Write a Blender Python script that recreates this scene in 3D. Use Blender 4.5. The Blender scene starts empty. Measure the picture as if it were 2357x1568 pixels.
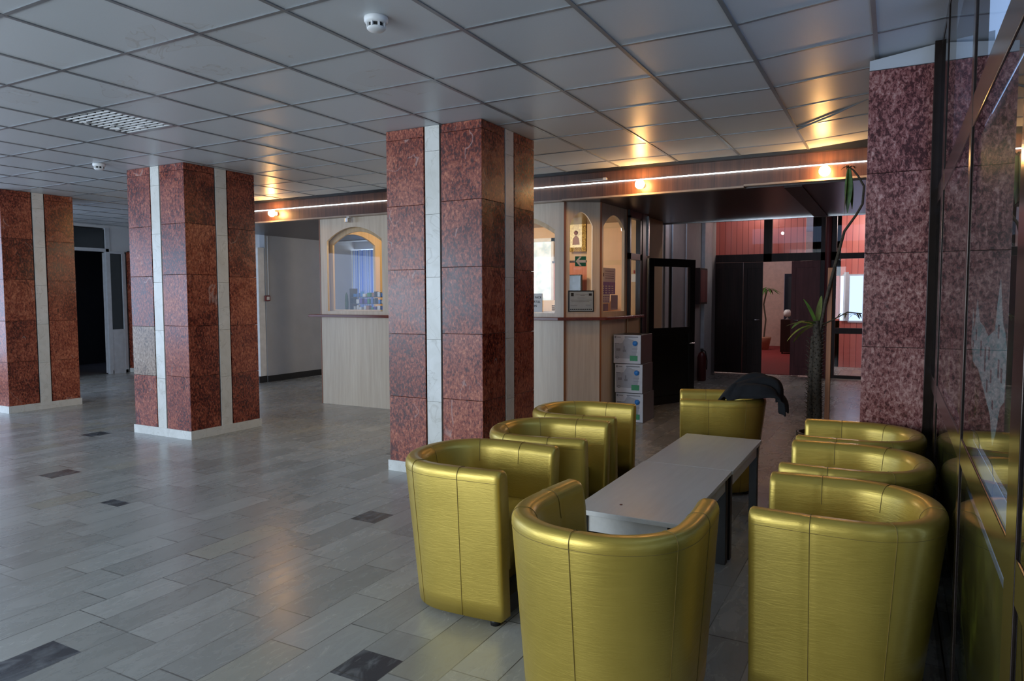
import bpy, bmesh, math, random
from mathutils import Vector, Matrix
random.seed(7)
PI = math.pi
sc = bpy.context.scene
COL = sc.collection

# ------------------------------------------------------------ helpers
class MB:
    """collects shapes into one mesh"""
    def __init__(s):
        s.v = []; s.f = []; s.sm = []; s.M = None
    def add(s, vs, fs, smooth=False):
        o = len(s.v)
        for p in vs:
            p = Vector(p)
            s.v.append(tuple(s.M @ p) if s.M else tuple(p))
        for f in fs:
            s.f.append([o + i for i in f]); s.sm.append(smooth)
        return s
    def box(s, x0, x1, y0, y1, z0, z1):
        vs = [(x0,y0,z0),(x1,y0,z0),(x1,y1,z0),(x0,y1,z0),(x0,y0,z1),(x1,y0,z1),(x1,y1,z1),(x0,y1,z1)]
        return s.add(vs, [(0,3,2,1),(4,5,6,7),(0,1,5,4),(1,2,6,5),(2,3,7,6),(3,0,4,7)])
    def bbox(s, x0, x1, y0, y1, z0, z1, r=0.004):
        """box with chamfered vertical and horizontal edges"""
        bm = bmesh.new()
        vs = [bm.verts.new(p) for p in [(x0,y0,z0),(x1,y0,z0),(x1,y1,z0),(x0,y1,z0),(x0,y0,z1),(x1,y0,z1),(x1,y1,z1),(x0,y1,z1)]]
        for f in [(0,3,2,1),(4,5,6,7),(0,1,5,4),(1,2,6,5),(2,3,7,6),(3,0,4,7)]:
            bm.faces.new([vs[i] for i in f])
        bmesh.ops.bevel(bm, geom=bm.edges[:], offset=r, segments=2, affect='EDGES', profile=0.5)
        bm.verts.index_update()
        s.add([v.co[:] for v in bm.verts], [[v.index for v in f.verts] for f in bm.faces]); bm.free()
        return s
    def prism(s, poly, axis, a, b):
        """extrude a 2-D polygon along an axis; poly is in the other two axes (cyclic order)"""
        n = len(poly)
        def P(u, w, t):
            return {'x': (t,u,w), 'y': (u,t,w), 'z': (u,w,t)}[axis]
        vs = [P(u,w,a) for u,w in poly] + [P(u,w,b) for u,w in poly]
        fs = [list(range(n))[::-1], list(range(n,2*n))] + [(i,(i+1)%n,n+(i+1)%n,n+i) for i in range(n)]
        return s.add(vs, fs)
    def tube(s, pts, r, n=8, caps=True, smooth=True):
        pts = [Vector(p) for p in pts]; rs = r if isinstance(r,(list,tuple)) else [r]*len(pts)
        vs = []; fs = []; up = None
        for i,p in enumerate(pts):
            d = (pts[min(i+1,len(pts)-1)] - pts[max(i-1,0)]).normalized()
            if up is None:
                up = Vector((0,0,1)) if abs(d.z) < .9 else Vector((1,0,0))
            a = d.cross(up).normalized(); b = a.cross(d).normalized(); up = b
            for k in range(n):
                t = 2*PI*k/n
                vs.append(p + a*math.cos(t)*rs[i] + b*math.sin(t)*rs[i])
        for i in range(len(pts)-1):
            for k in range(n):
                fs.append((i*n+k, i*n+(k+1)%n, (i+1)*n+(k+1)%n, (i+1)*n+k))
        s.add(vs, fs, smooth)
        if caps:
            m = len(pts)-1
            s.add([vs[k] for k in range(n)], [list(range(n))]); s.add([vs[m*n+k] for k in range(n)], [list(range(n))[::-1]])
        return s
    def lathe(s, prof, c=(0,0,0), n=24, smooth=True):
        vs = []; fs = []
        for r,z in prof:
            for k in range(n):
                t = 2*PI*k/n; vs.append((c[0]+r*math.cos(t), c[1]+r*math.sin(t), c[2]+z))
        for i in range(len(prof)-1):
            for k in range(n):
                fs.append((i*n+k, i*n+(k+1)%n, (i+1)*n+(k+1)%n, (i+1)*n+k))
        fs.append(list(range(n))[::-1]); m = (len(prof)-1)*n; fs.append([m+k for k in range(n)])
        return s.add(vs, fs, smooth)
    def sphere(s, c, r, n=20, m=12):
        prof = [(max(r*math.sin(PI*i/m),1e-4), -r*math.cos(PI*i/m)) for i in range(m+1)]
        return s.lathe(prof, c, n)
    def build(s, name, mat, parent=None, bevel=0):
        me = bpy.data.meshes.new(name); me.from_pydata(s.v, [], s.f); me.update()
        me.polygons.foreach_set('use_smooth', s.sm)
        bm = bmesh.new(); bm.from_mesh(me); bmesh.ops.recalc_face_normals(bm, faces=bm.faces[:]); bm.to_mesh(me); bm.free()
        o = bpy.data.objects.new(name, me); COL.objects.link(o)
        if mat: me.materials.append(mat)
        if parent: o.parent = parent
        if bevel:
            b = o.modifiers.new('bevel','BEVEL'); b.width = bevel; b.segments = 2; b.limit_method = 'ANGLE'
        return o

def thing(name, label, cat, loc=(0,0,0), rotz=0, group=None):
    o = bpy.data.objects.new(name, None); COL.objects.link(o)
    o.location = loc; o.rotation_euler = (0,0,rotz); o.empty_display_size = .1
    return tag(o, label, cat, group)
def tag(o, label, cat, group=None):
    o['label'] = label; o['category'] = cat
    if group: o['group'] = group
    return o
def struct(o, label=None):
    o['kind'] = 'structure'
    if label: o['label'] = label
    return o
def box(name, mat, parent, *d):
    return MB().box(*d).build(name, mat, parent)
def text(body, size, M, mat, name, parent, align='CENTER', ext=0.0004, bold=0):
    cu = bpy.data.curves.new('t','FONT'); cu.body = body; cu.size = size; cu.align_x = align; cu.extrude = ext; cu.offset = bold
    ob = bpy.data.objects.new('t', cu); COL.objects.link(ob)
    dg = bpy.context.evaluated_depsgraph_get(); me = bpy.data.meshes.new_from_object(ob.evaluated_get(dg))
    bpy.data.objects.remove(ob)
    me.transform(M); me.materials.clear(); me.materials.append(mat)
    o = bpy.data.objects.new(name, me); COL.objects.link(o); o.parent = parent
    return o
def face_front(x, y, z):            # text plane facing -Y
    return Matrix.Translation((x,y,z)) @ Matrix.Rotation(PI/2,4,'X')

def pieces(boxes, name, mat, parent, M_=None):
    for b in boxes:
        m = MB(); m.M = M_; m.box(*b); m.build(name, mat, parent)

# ------------------------------------------------------------ materials
class N:
    def __init__(s, name):
        s.m = bpy.data.materials.new(name); s.m.use_nodes = True
        s.t = s.m.node_tree; s.n = s.t.nodes; s.l = s.t.links
        s.b = s.n['Principled BSDF']; s.out = s.n['Material Output']
        s.tc = s.n.new('ShaderNodeTexCoord')
    def new(s, k, **kw):
        x = s.n.new(k)
        for a,b in kw.items(): setattr(x, a, b)
        return x
    def link(s, a, b): s.l.new(a, b)
    def put(s, inp, v):
        if isinstance(v, bpy.types.NodeSocket): s.l.new(v, inp)
        elif isinstance(v, tuple) and len(v) == 3 and inp.type == 'RGBA': inp.default_value = (*v,1)
        else: inp.default_value = v
    def math(s, op, a, b=0.0, c=0.0):
        x = s.new('ShaderNodeMath', operation=op)
        for i,v in enumerate((a,b,c)): s.put(x.inputs[i], v)
        return x.outputs[0]
    def sep(s, v):
        x = s.new('ShaderNodeSeparateXYZ'); s.link(v, x.inputs[0]); return x.outputs
    def comb(s, x, y, z):
        c = s.new('ShaderNodeCombineXYZ')
        for i,v in enumerate((x,y,z)): s.put(c.inputs[i], v)
        return c.outputs[0]
    def noise(s, vec, scale, detail=4, rough=.55, dist=0.0):
        x = s.new('ShaderNodeTexNoise'); s.link(vec, x.inputs['Vector'])
        x.inputs['Scale'].default_value = scale; x.inputs['Detail'].default_value = detail
        x.inputs['Roughness'].default_value = rough; x.inputs['Distortion'].default_value = dist
        return x.outputs['Fac']
    def scale(s, v, sc_):
        x = s.new('ShaderNodeMapping'); s.link(v, x.inputs['Vector']); x.inputs['Scale'].default_value = sc_; return x.outputs[0]
    def add(s, v, w):
        x = s.new('ShaderNodeVectorMath', operation='ADD'); s.put(x.inputs[0], v); s.put(x.inputs[1], w); return x.outputs[0]
    def ramp(s, f, stops):
        x = s.new('ShaderNodeValToRGB'); s.link(f, x.inputs[0]); e = x.color_ramp.elements
        while len(e) < len(stops): e.new(.5)
        for i,(p,c) in enumerate(stops):
            e[i].position = p; e[i].color = (*c,1) if isinstance(c, tuple) else (c,c,c,1)
        return x.outputs[0]
    def mix(s, f, a, b, mode='MIX'):
        x = s.new('ShaderNodeMix', data_type='RGBA', blend_type=mode)
        s.put(x.inputs[0], f); s.put(x.inputs[6], a); s.put(x.inputs[7], b); return x.outputs[2]
    def white(s, vec, dim='3D'):
        x = s.new('ShaderNodeTexWhiteNoise', noise_dimensions=dim); s.link(vec, x.inputs['Vector']); return x.outputs
    def bump(s, h, strength=.3, dist=.01):
        x = s.new('ShaderNodeBump'); s.link(h, x.inputs['Height']); x.inputs['Strength'].default_value = strength
        x.inputs['Distance'].default_value = dist; s.link(x.outputs[0], s.b.inputs['Normal'])
    def set(s, **kw):
        nm = {'color':'Base Color','rough':'Roughness','metal':'Metallic','spec':'Specular IOR Level','coat':'Coat Weight','coat_r':'Coat Roughness','sheen':'Sheen Weight','em':'Emission Color','es':'Emission Strength','ior':'IOR'}
        for k,v in kw.items(): s.put(s.b.inputs[nm[k]], v)
        return s.m

def plain(name, c, rough=.5, metal=0, var=.08, scale=12, **kw):
    """a paint, plastic or metal with slight procedural unevenness"""
    n = N(name); f = n.noise(n.tc.outputs['Object'], scale, 3)
    lo = tuple(x*(1-var) for x in c); hi = tuple(min(1,x*(1+var)) for x in c)
    return n.set(color=n.ramp(f, [(.3,lo),(.7,hi)]), rough=rough, metal=metal, **kw)

def emit(name, c, s):
    n = N(name); return n.set(color=c, em=(*c,1), es=s, rough=.4)

def wood(name, c1, c2, rough=.4, axis=2, stretch=.04, sc_=30, **kw):
    n = N(name); v = [1,1,1]; v[axis] = stretch
    vec = n.scale(n.tc.outputs['Object'], tuple(v))
    f = n.noise(vec, sc_, 5, .6, .6); g = n.noise(vec, sc_*5, 3, .5)
    h = n.math('ADD', n.math('MULTIPLY', f, .75), n.math('MULTIPLY', g, .25))
    return n.set(color=n.ramp(h, [(.35,c1),(.65,c2)]), rough=rough, **kw)

def red_marble(name, dark=(.045,.008,.006), mid=(.21,.034,.017), lite=(.54,.19,.10), rough=.2, shift=0.0):
    n = N(name)
    g = n.new('ShaderNodeNewGeometry').outputs['Random Per Island']
    off = n.comb(n.math('MULTIPLY', g, 37.), n.math('MULTIPLY', g, 11.), n.math('MULTIPLY', g, 23.))
    v = n.add(n.tc.outputs['Object'], off)
    v1 = n.scale(v, (1,1,.6))
    fine = n.noise(v1, 60, 6, .75, .5)
    vor = n.new('ShaderNodeTexVoronoi', feature='F1'); n.link(v1, vor.inputs['Vector']); vor.inputs['Scale'].default_value = 55
    blot = n.noise(v, 3.2, 4, .6, .6)
    h = n.math('ADD', n.math('MULTIPLY_ADD', n.math('SUBTRACT', fine, .5), 1.2, .41), n.math('MULTIPLY', vor.outputs['Distance'], .12))
    h = n.math('ADD', h, n.math('MULTIPLY', n.math('SUBTRACT', blot, .5), .38))
    h = n.math('ADD', h, n.math('MULTIPLY', n.math('SUBTRACT', g, .5), .10))
    col = n.ramp(h, [(.36,dark),(.46,mid),(.57,tuple(.62*a+.38*b for a,b in zip(mid,lite))),(.69,lite)])
    # thin pale calcite veins
    vn = n.noise(n.scale(v, (1,1,.55)), 1.7, 3, .5, 1.2)
    band = n.math('SUBTRACT', 1., n.math('MULTIPLY', n.math('ABSOLUTE', n.math('SUBTRACT', vn, .5)), 160.))
    band = n.math('MAXIMUM', band, 0.)
    msk = n.math('GREATER_THAN', n.noise(v, 1.9, 2), .56)
    col = n.mix(n.math('MULTIPLY', n.math('MULTIPLY', band, msk), .12 if name == 'rose_marble' else .45), col, (.55,.42,.38))
    if name == 'rose_marble':
        z_ = n.sep(n.tc.outputs['Object'])[2]
        v3 = n.scale(n.tc.outputs['Object'], (2.2,1,5.5)); w3 = n.noise(v3, 1.6, 4, .6, 1.6)
        b3 = n.math('MAXIMUM', n.math('SUBTRACT', 1., n.math('MULTIPLY', n.math('ABSOLUTE', n.math('SUBTRACT', w3, .5)), 110.)), 0.)
        col = n.mix(n.math('MULTIPLY', n.math('MULTIPLY', b3, n.math('LESS_THAN', z_, .62)), .7), col, (.60,.50,.47))
    n.bump(fine, .06, .004)
    return n.set(color=col, rough=n.ramp(blot, [(.3,rough),(.75,rough+.16)]), spec=.5)

def pale_marble(name, c1=(.62,.61,.56), c2=(.76,.75,.71)):
    n = N(name)
    g = n.new('ShaderNodeNewGeometry').outputs['Random Per Island']
    v = n.add(n.tc.outputs['Object'], n.comb(n.math('MULTIPLY', g, 31.), 0., n.math('MULTIPLY', g, 17.)))
    f = n.noise(v, 5, 6, .6, 1.2); w = n.noise(v, 2.4, 3, .5, 2.)
    vein = n.math('MAXIMUM', n.math('SUBTRACT', 1., n.math('MULTIPLY', n.math('ABSOLUTE', n.math('SUBTRACT', w, .5)), 90.)), 0.)
    col = n.ramp(f, [(.3,c1),(.7,c2)])
    col = n.mix(n.math('MULTIPLY', vein, .35), col, (.28,.25,.2))
    col = n.mix(n.math('MULTIPLY', g, .35), col, (.55,.50,.40))
    return n.set(color=col, rough=.28)

def gold_vinyl():
    n = N('gold_vinyl'); o = n.tc.outputs['Object']
    w = n.noise(n.scale(o, (1.2,1.2,9)), 9, 4, .6, 1.4); g = n.noise(n.scale(o,(1,1,3)), 160, 2); b = n.noise(o, 3, 3)
    n.bump(n.math('ADD', n.math('MULTIPLY', w, .85), n.math('MULTIPLY', g, .15)),   .17, .006)
    col = n.ramp(b, [(.3,(.52,.365,.060)),(.7,(.62,.44,.082))])
    return n.set(color=col, metal=.6, rough=n.ramp(w, [(.3,.32),(.7,.44)]), coat=.25, coat_r=.25)

def floor_mat():
    n = N('marble_floor'); o = n.tc.outputs['Object']; X,Y,Z = n.sep(o)
    u = n.math('DIVIDE', n.math('ADD', X, 50.07), .2); row = n.math('FLOOR', u)
    rr = n.white(n.comb(row, 3., 0.))[0]
    ln = n.math('MULTIPLY_ADD', n.white(n.comb(row, 9., 2.))[0], .28, .34)
    t = n.math('ADD', n.math('DIVIDE', n.math('ADD', Y, 50.), ln), rr); idx = n.math('FLOOR', t)
    def edge(f, w):    # distance to the nearest integer line, thresholded
        d = n.math('ABSOLUTE', n.math('SUBTRACT', n.math('FRACT', f), .5))
        return n.math('GREATER_THAN', d, .5 - w)
    joint = n.math('MAXIMUM', edge(u, .011), edge(t, .006))
    rnd = n.white(n.comb(row, idx, 1.)); r = rnd[0]
    sh = n.math('MULTIPLY', r, 40.)
    sv = n.comb(n.math('ADD', X, sh), n.math('MULTIPLY', n.math('ADD', Y, sh), .35), sh)
    st = n.noise(sv, 9, 6, .65, 1.5); big = n.noise(o, .6, 3)
    tone = n.math('ADD', n.math('MULTIPLY', r, .42), n.math('MULTIPLY', st, .58))
    col = n.ramp(tone, [(.15,(.265,.262,.240)),(.5,(.36,.357,.33)),(.85,(.46,.455,.42))])
    warm = n.math('GREATER_THAN', n.white(n.comb(row, idx, 7.))[0], .93)
    col = n.mix(n.math('MULTIPLY', warm, .45), col, (.36,.33,.24))
    vein = n.math('MAXIMUM', n.math('SUBTRACT', 1., n.math('MULTIPLY', n.math('ABSOLUTE', n.math('SUBTRACT', st, .5)), 60.)), 0.)
    col = n.mix(n.math('MULTIPLY', vein, .10), col, (.13,.14,.14))
    # odd dark slabs laid into the pattern
    dark = None
    for (x,y,hx,hy) in [(-2.97,1.40,.1,.21),(-1.77,2.07,.1,.1),(-2.97,3.55,.1,.1),(-5.97,3.24,.1,.12),(-7.37,4.38,.1,.11),(-3.97,5.1,.1,.05),(-4.77,2.95,.1,.05)]:
        a = n.math('MULTIPLY', n.math('LESS_THAN', n.math('ABSOLUTE', n.math('SUBTRACT', X, x)), hx), n.math('LESS_THAN', n.math('ABSOLUTE', n.math('SUBTRACT', Y, y)), hy))
        dark = a if dark is None else n.math('MAXIMUM', dark, a)
    dn = n.noise(n.scale(o,(3,1.4,1)), 3, 4, .6, 1.5)
    col = n.mix(n.math('MULTIPLY', dark, .93), col, n.ramp(dn, [(.45,(.03,.033,.042)),(.70,(.17,.18,.19))]))
    col = n.mix(n.math('MULTIPLY', joint, n.ramp(n.noise(o, 1.3, 3), [(.40,.40),(.60,.95)])), col, (.07,.065,.058))
    dirt = n.noise(o, 14, 5, .7)
    col = n.mix(n.ramp(dirt, [(.60,0.),(.75,.18)]), col, (.12,.11,.10))
    n.bump(n.math('SUBTRACT', n.noise(o, 3, 3), n.math('MULTIPLY', joint, .3)), .12, .004)
    return n.set(color=col, rough=n.ramp(n.math('ADD', n.math('MULTIPLY', big,.5), n.math('MULTIPLY', st,.5)), [(.3,.20),(.7,.34)]), spec=.5)

def ceiling_mat():
    n = N('ceiling_tile'); o = n.tc.outputs['Object']; X,Y,Z = n.sep(o)
    i = n.math('FLOOR', n.math('DIVIDE', n.math('ADD', X, 33.129), .6)); j = n.math('FLOOR', n.math('DIVIDE', n.math('SUBTRACT', Y, 1.856-30), .6))
    r = n.white(n.comb(i, j, 0.))[0]
    sp = n.noise(o, 130, 3, .7); big = n.noise(o, .8, 2)
    f = n.math('ADD', n.math('MULTIPLY', r, .4), n.math('ADD', n.math('MULTIPLY', sp, .35), n.math('MULTIPLY', big, .25)))
    col = n.ramp(f, [(.2,(.51,.53,.545)),(.8,(.60,.62,.635))])
    # brown water-stain rings near the old leaks
    w = n.noise(o, 2.6, 3, .55, .8)
    ring = n.math('MAXIMUM', n.math('SUBTRACT', 1., n.math('MULTIPLY', n.math('ABSOLUTE', n.math('SUBTRACT', w, .53)), 110.)), 0.)
    body = n.math('GREATER_THAN', w, .53)
    m = None
    for (x,y,hr) in [(-3.3,2.68,.42),(-4.58,2.70,.5),(-2.8,3.6,.28),(-5.3,2.5,.3)]:
        d = n.math('ADD', n.math('POWER', n.math('ABSOLUTE', n.math('SUBTRACT', X, x)), 2.), n.math('POWER', n.math('ABSOLUTE', n.math('SUBTRACT', Y, y)), 2.))
        a = n.math('LESS_THAN', d, hr*hr); m = a if m is None else n.math('MAXIMUM', m, a)
    col = n.mix(n.math('MULTIPLY', m, n.math('ADD', n.math('MULTIPLY', ring, .35), n.math('MULTIPLY', body, .06))), col, (.30,.24,.17))
    return n.set(color=col, rough=.38, spec=.5)

def glass_mat(name, tint=(1,1,1), rough=0.0, ior=1.5):
    n = N(name); n.n.remove(n.b)
    tr = n.new('ShaderNodeBsdfTransparent'); tr.inputs[0].default_value = (*tint,1)
    gl = n.new('ShaderNodeBsdfGlossy'); gl.inputs['Roughness'].default_value = rough
    fr = n.new('ShaderNodeFresnel'); fr.inputs['IOR'].default_value = ior
    gm = n.new('ShaderNodeNewGeometry')
    fac = n.math('MULTIPLY', fr.outputs[0], n.math('SUBTRACT', 1., gm.outputs['Backfacing']))
    mx = n.new('ShaderNodeMixShader'); n.link(fac, mx.inputs[0]); n.link(tr.outputs[0], mx.inputs[1]); n.link(gl.outputs[0], mx.inputs[2])
    n.link(mx.outputs[0], n.out.inputs[0]); return n.m

def poster_mat(name, seed):
    """photographic print: dark woodland with yellow-green and rust foliage low down"""
    n = N(name); o = n.add(n.tc.outputs['Object'], (0,seed,0)); X,Y,Z = n.sep(n.tc.outputs['Object'])
    f = n.noise(n.scale(o,(1,1,.45)), 7, 6, .65, .6); g = n.noise(n.add(o,(3,7,1)), 3, 3)
    leaf = n.ramp(f, [(.40,(.004,.004,.003)),(.50,(.06,.045,.008)),(.58,(.22,.20,.02)),(.68,(.30,.10,.02))])
    leaf = n.mix(n.ramp(g,[(.45,0.),(.6,1.)]), (.006,.008,.006), leaf)
    dark = n.ramp(n.noise(o, 4, 4), [(.4,(.004,.004,.005)),(.7,(.03,.012,.012))])
    return n, leaf, dark, Z

M = {}
M['floor'] = floor_mat(); M['ceil'] = ceiling_mat()
M['runner'] = plain('ceiling_runner', (.24,.25,.26), .3, .3)
M['red'] = red_marble('red_marble')
M['rose'] = red_marble('rose_marble', (.05,.012,.012), (.20,.06,.055), (.50,.28,.24), .18)
M['tan_slab'] = red_marble('tan_marble', (.10,.07,.05), (.25,.17,.12), (.45,.36,.28), .3)
M['white_marble'] = pale_marble('white_marble')
M['plinth'] = pale_marble('plinth_marble', (.62,.62,.59), (.78,.78,.75))
M['groove'] = plain('dark_joint', (.02,.015,.013), .6)
M['gold'] = gold_vinyl()
M['seam'] = plain('seam_thread', (.22,.15,.03), .5)
M['black'] = plain('black_plastic', (.012,.012,.013), .45)
M['table'] = wood('table_laminate', (.60,.58,.53), (.68,.66,.61), .30, axis=1, stretch=.08, sc_=14)
M['table_dark'] = plain('table_leg_black', (.018,.016,.015), .4)
M['beech'] = wood('beech_laminate', (.70,.58,.44), (.84,.73,.58), .38, axis=2, stretch=.05, sc_=22)
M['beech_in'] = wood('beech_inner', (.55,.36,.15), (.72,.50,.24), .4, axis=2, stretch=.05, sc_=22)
M['cherry'] = wood('cherry_trim', (.22,.07,.025), (.36,.14,.05), .3)
M['ledge'] = wood('ledge_mahogany', (.12,.02,.012), (.22,.045,.02), .25, axis=0)
M['beam'] = wood('beam_veneer', (.055,.024,.016), (.15,.062,.035), .38, axis=2, stretch=.04, sc_=16)
M['beam_lip'] = plain('beam_lip', (.42,.33,.26), .4)
M['soffit'] = wood('soffit_laminate', (.035,.02,.016), (.06,.032,.026), .28, axis=1, stretch=.05, sc_=8)
M['darkwood'] = wood('dark_door_wood', (.016,.008,.007), (.04,.017,.014), .5, axis=2, stretch=.05, sc_=14, spec=.3)
M['redwood'] = wood('reddish_door_wood', (.09,.020,.022), (.18,.045,.048), .5, axis=2, stretch=.06, sc_=12, spec=.3)
M['blackframe'] = plain('black_frame', (.012,.010,.009), .3)
M['bronze'] = plain('bronze_frame', (.028,.018,.014), .16, .6, var=.2)
M['grey_wall'] = plain('grey_plaster', (.40,.41,.43), .8, var=.05, scale=3)
M['white_wall'] = plain('white_plaster', (.62,.63,.64), .8, var=.04, scale=3)
M['cor_wall'] = plain('corridor_panel', (.30,.28,.28), .6, var=.1, scale=3)
M['peach'] = plain('peach_wall', (.66,.46,.28), .7, var=.05, scale=4)
M['pink'] = plain('pink_wall', (.62,.44,.38), .8)
M['steel'] = plain('steel', (.55,.55,.56), .25, .9)
M['white_alu'] = plain('white_frame', (.50,.52,.55), .4)
M['white'] = plain('white_plastic', (.75,.75,.74), .4)
M['paper'] = plain('white_paper', (.78,.78,.76), .7, var=.03)
M['ink'] = plain('black_ink', (.02,.02,.02), .6)
M['greyink'] = plain('grey_ink', (.22,.22,.24), .6)
M['base_black'] = plain('black_baseboard', (.02,.018,.018), .35)
M['glass'] = glass_mat('clear_glass')
M['shop_glass'] = glass_mat('shopfront_glass', (.82,.88,.90), 0.0, 1.5)
M['carpet'] = plain('red_carpet', (.25,.02,.02), .9, var=.2, scale=40)
M['green'] = plain('exit_green', (.01,.16,.09), .4)
M['gilt'] = N('gilt_frame')
_n = M['gilt']; _f = _n.noise(_n.tc.outputs['Object'], 60, 4, .7); _n.bump(_f, .8, .02)
M['gilt'] = _n.set(color=_n.ramp(_f, [(.35,(.25,.12,.02)),(.6,(.85,.60,.18))]), metal=.8, rough=.3)
M['orange_board'] = wood('orange_board', (.42,.10,.03), (.55,.16,.06), .5)
M['screen'] = plain('dark_screen', (.02,.024,.026), .12)
M['purple'] = plain('purple_print', (.10,.05,.32), .5)
M['bark'] = plain('plant_bark', (.06,.045,.03), .8, var=.5, scale=60)
M['leaf'] = plain('leaf_green', (.06,.13,.02), .4, var=.5, scale=14)
M['leaf_lite'] = plain('leaf_yellow_green', (.30,.36,.06), .4, var=.5, scale=18)
M['dry'] = plain('dry_leaf', (.05,.045,.02), .7, var=.4, scale=20)
M['pot'] = plain('pot_black', (.015,.014,.014), .5)
M['stake'] = wood('stake_wood', (.34,.11,.035), (.48,.19,.07), .5)
M['coat'] = plain('black_cloth', (.006,.0065,.008), .9, var=.3, scale=20)
M['terracotta'] = plain('pot_terracotta', (.45,.22,.14), .7)
M['castle'] = plain('castle_print', (.36,.42,.38), .5, var=.3, scale=9)
M['castle_dark'] = plain('castle_window_print', (.05,.06,.06), .5)
M['yellow_print'] = plain('straw_print', (.36,.26,.08), .5, var=.3, scale=9)
M['card_dark'] = plain('carton_side', (.045,.045,.048), .35)
M['card_lite'] = plain('carton_front', (.55,.56,.60), .5)
M['card_grey'] = plain('carton_grey_print', (.34,.35,.39), .5)
M['blue_dot'] = plain('carton_blue', (.03,.22,.62), .4)
M['green_lbl'] = plain('carton_green', (.03,.25,.10), .5)
M['shelf_blue'] = plain('blue_card', (.10,.20,.50), .5)
M['outdoor'] = plain('outdoor_paving', (.80,.81,.82), .9)
M['outdoor_dark'] = plain('outdoor_pier', (.03,.03,.033), .7)
M['bulb'] = emit('bulb_glow', (1.0,.52,.17), 130)
M['led'] = emit('led_strip_glow', (.80,.95,1.0), 5)
M['led_cyan'] = emit('led_cyan_glow', (.20,.70,1.0), 4.0)
# red plank panelling
_n = N('red_planks'); _X,_Y,_Z = _n.sep(_n.tc.outputs['Object'])
_u = _n.math('DIVIDE', _X, .11); _j = _n.math('GREATER_THAN', _n.math('ABSOLUTE', _n.math('SUBTRACT', _n.math('FRACT', _u), .5)), .46)
_r = _n.white(_n.comb(_n.math('FLOOR', _u), 0., 0.))[0]
_c = _n.mix(_n.math('MULTIPLY', _r, .5), (.52,.13,.10), (.62,.20,.15))
M['red_planks'] = _n.set(color=_n.mix(_n.math('MULTIPLY', _j, .8), _c, (.12,.02,.02)), rough=.3)
# curtain stripes
_n = N('curtain_cloth'); _X,_Y,_Z = _n.sep(_n.tc.outputs['Object'])
_s = _n.noise(_n.comb(_X, 0., 0.), 16, 2)
_cc = _n.ramp(_s, [(.38,(.40,.36,.14)),(.45,(.75,.75,.75)),(.54,(.15,.30,.70)),(.62,(.72,.75,.78))])
_n.set(color=_cc, rough=.8)
_tl = _n.new('ShaderNodeBsdfTranslucent'); _n.link(_cc, _tl.inputs[0]); _mx = _n.new('ShaderNodeMixShader'); _mx.inputs[0].default_value = .35
_n.link(_n.b.outputs[0], _mx.inputs[1]); _n.link(_tl.outputs[0], _mx.inputs[2]); _n.link(_mx.outputs[0], _n.out.inputs[0])
M['curtain'] = _n.m
# frosted sky window behind offices
def poster_print(name, seed, zlo, zhi):
    n, leaf, dark, Z = poster_mat(name, seed)
    k = n.math('DIVIDE', n.math('SUBTRACT', Z, zlo), zhi-zlo)
    return n.set(color=n.mix(n.ramp(k,[(0.,0.),(1.,1.)]), leaf, dark), rough=.35)
M['poster_up'] = poster_print('village_poster_print', 2.0, 1.20, 1.42)
M['poster_low'] = poster_print('woodland_poster_print', 9.0, .7, 1.3)

# ------------------------------------------------------------ camera
cam = bpy.data.objects.new('camera', bpy.data.cameras.new('camera')); COL.objects.link(cam); sc.camera = cam
yaw, pitch, roll = .4970, -.0627, -.0028
cyw, syw, cp, sp = math.cos(yaw), math.sin(yaw), math.cos(pitch), math.sin(pitch)
F = Vector((-syw*cp, cyw*cp, sp)); R = Vector((cyw, syw, 0)); U = R.cross(F)
R2 = R*math.cos(roll) + U*math.sin(roll); U2 = -R*math.sin(roll) + U*math.cos(roll)
mw = Matrix((R2, U2, -F)).transposed().to_4x4(); mw.translation = (0,0,1.44)
cam.matrix_world = mw
cam.data.sensor_width = 36; cam.data.lens = 1623.0/2357*36; cam.data.clip_start = .05

# ------------------------------------------------------------ room shell
H = 2.77; GX = .19; XL = -12.95; gx0, gy0 = -3.129, 1.856
f = MB().box(-13.2,3,-4,13.44,-.12,0).build('floor', M['floor']); struct(f, 'grey marble floor laid in long rows of small slabs')
c = MB()
LX, LY = gx0-.6*4, gy0+.6*2
c.box(-13.2,-.729,-4,LY+.012,H,H+.05); c.box(-13.2,-.729,LY+.588,7.0,H,H+.05); c.box(-13.2,LX+.012,LY+.012,LY+.588,H,H+.05); c.box(LX+.588,-.729,LY+.012,LY+.588,H,H+.05); c.box(-13.2,-9.3,7.0,9.2,H,H+.05)
zs = 2.845
c.prism([(-.729,H),(GX+.06,zs),(GX+.06,zs+.05),(-.729,H+.05)], 'y', -4, 7.0)
c = c.build('ceiling', M['ceil']); struct(c, 'suspended ceiling of stained grey tiles')
g = MB()
def ceilz(x): return H if x <= -.729 else H + (x+.729)*(zs-H)/(GX+.06+.729)
gx0, gy0 = -3.129, 1.856; hw = .011; th = .005
for i in range(-17, 6):
    x = gx0 + .6*i
    y1 = 7.0 if x > -9.3 else 9.0
    if x < GX: g.box(x-hw, x+hw, -3.9, y1, ceilz(x)-th, ceilz(x)+.001)
for j in range(-9, 12):
    y = gy0 + .6*j
    xr = GX if y < 7.0 else -9.3
    g.box(-12.95, min(xr,-.729), y-hw, y+hw, H-th+.001, H+.001)
    if xr > 0:
        g.prism([(-.729,H-th+.001),(GX,ceilz(GX)-th+.001),(GX,ceilz(GX)+.001),(-.729,H+.001)], 'y', y-hw, y+hw)
g.tube([(-.72,6.10,H-.012),(-.45,5.85,H+.012),(-.17,5.58,2.82)], .008, 6)
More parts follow.
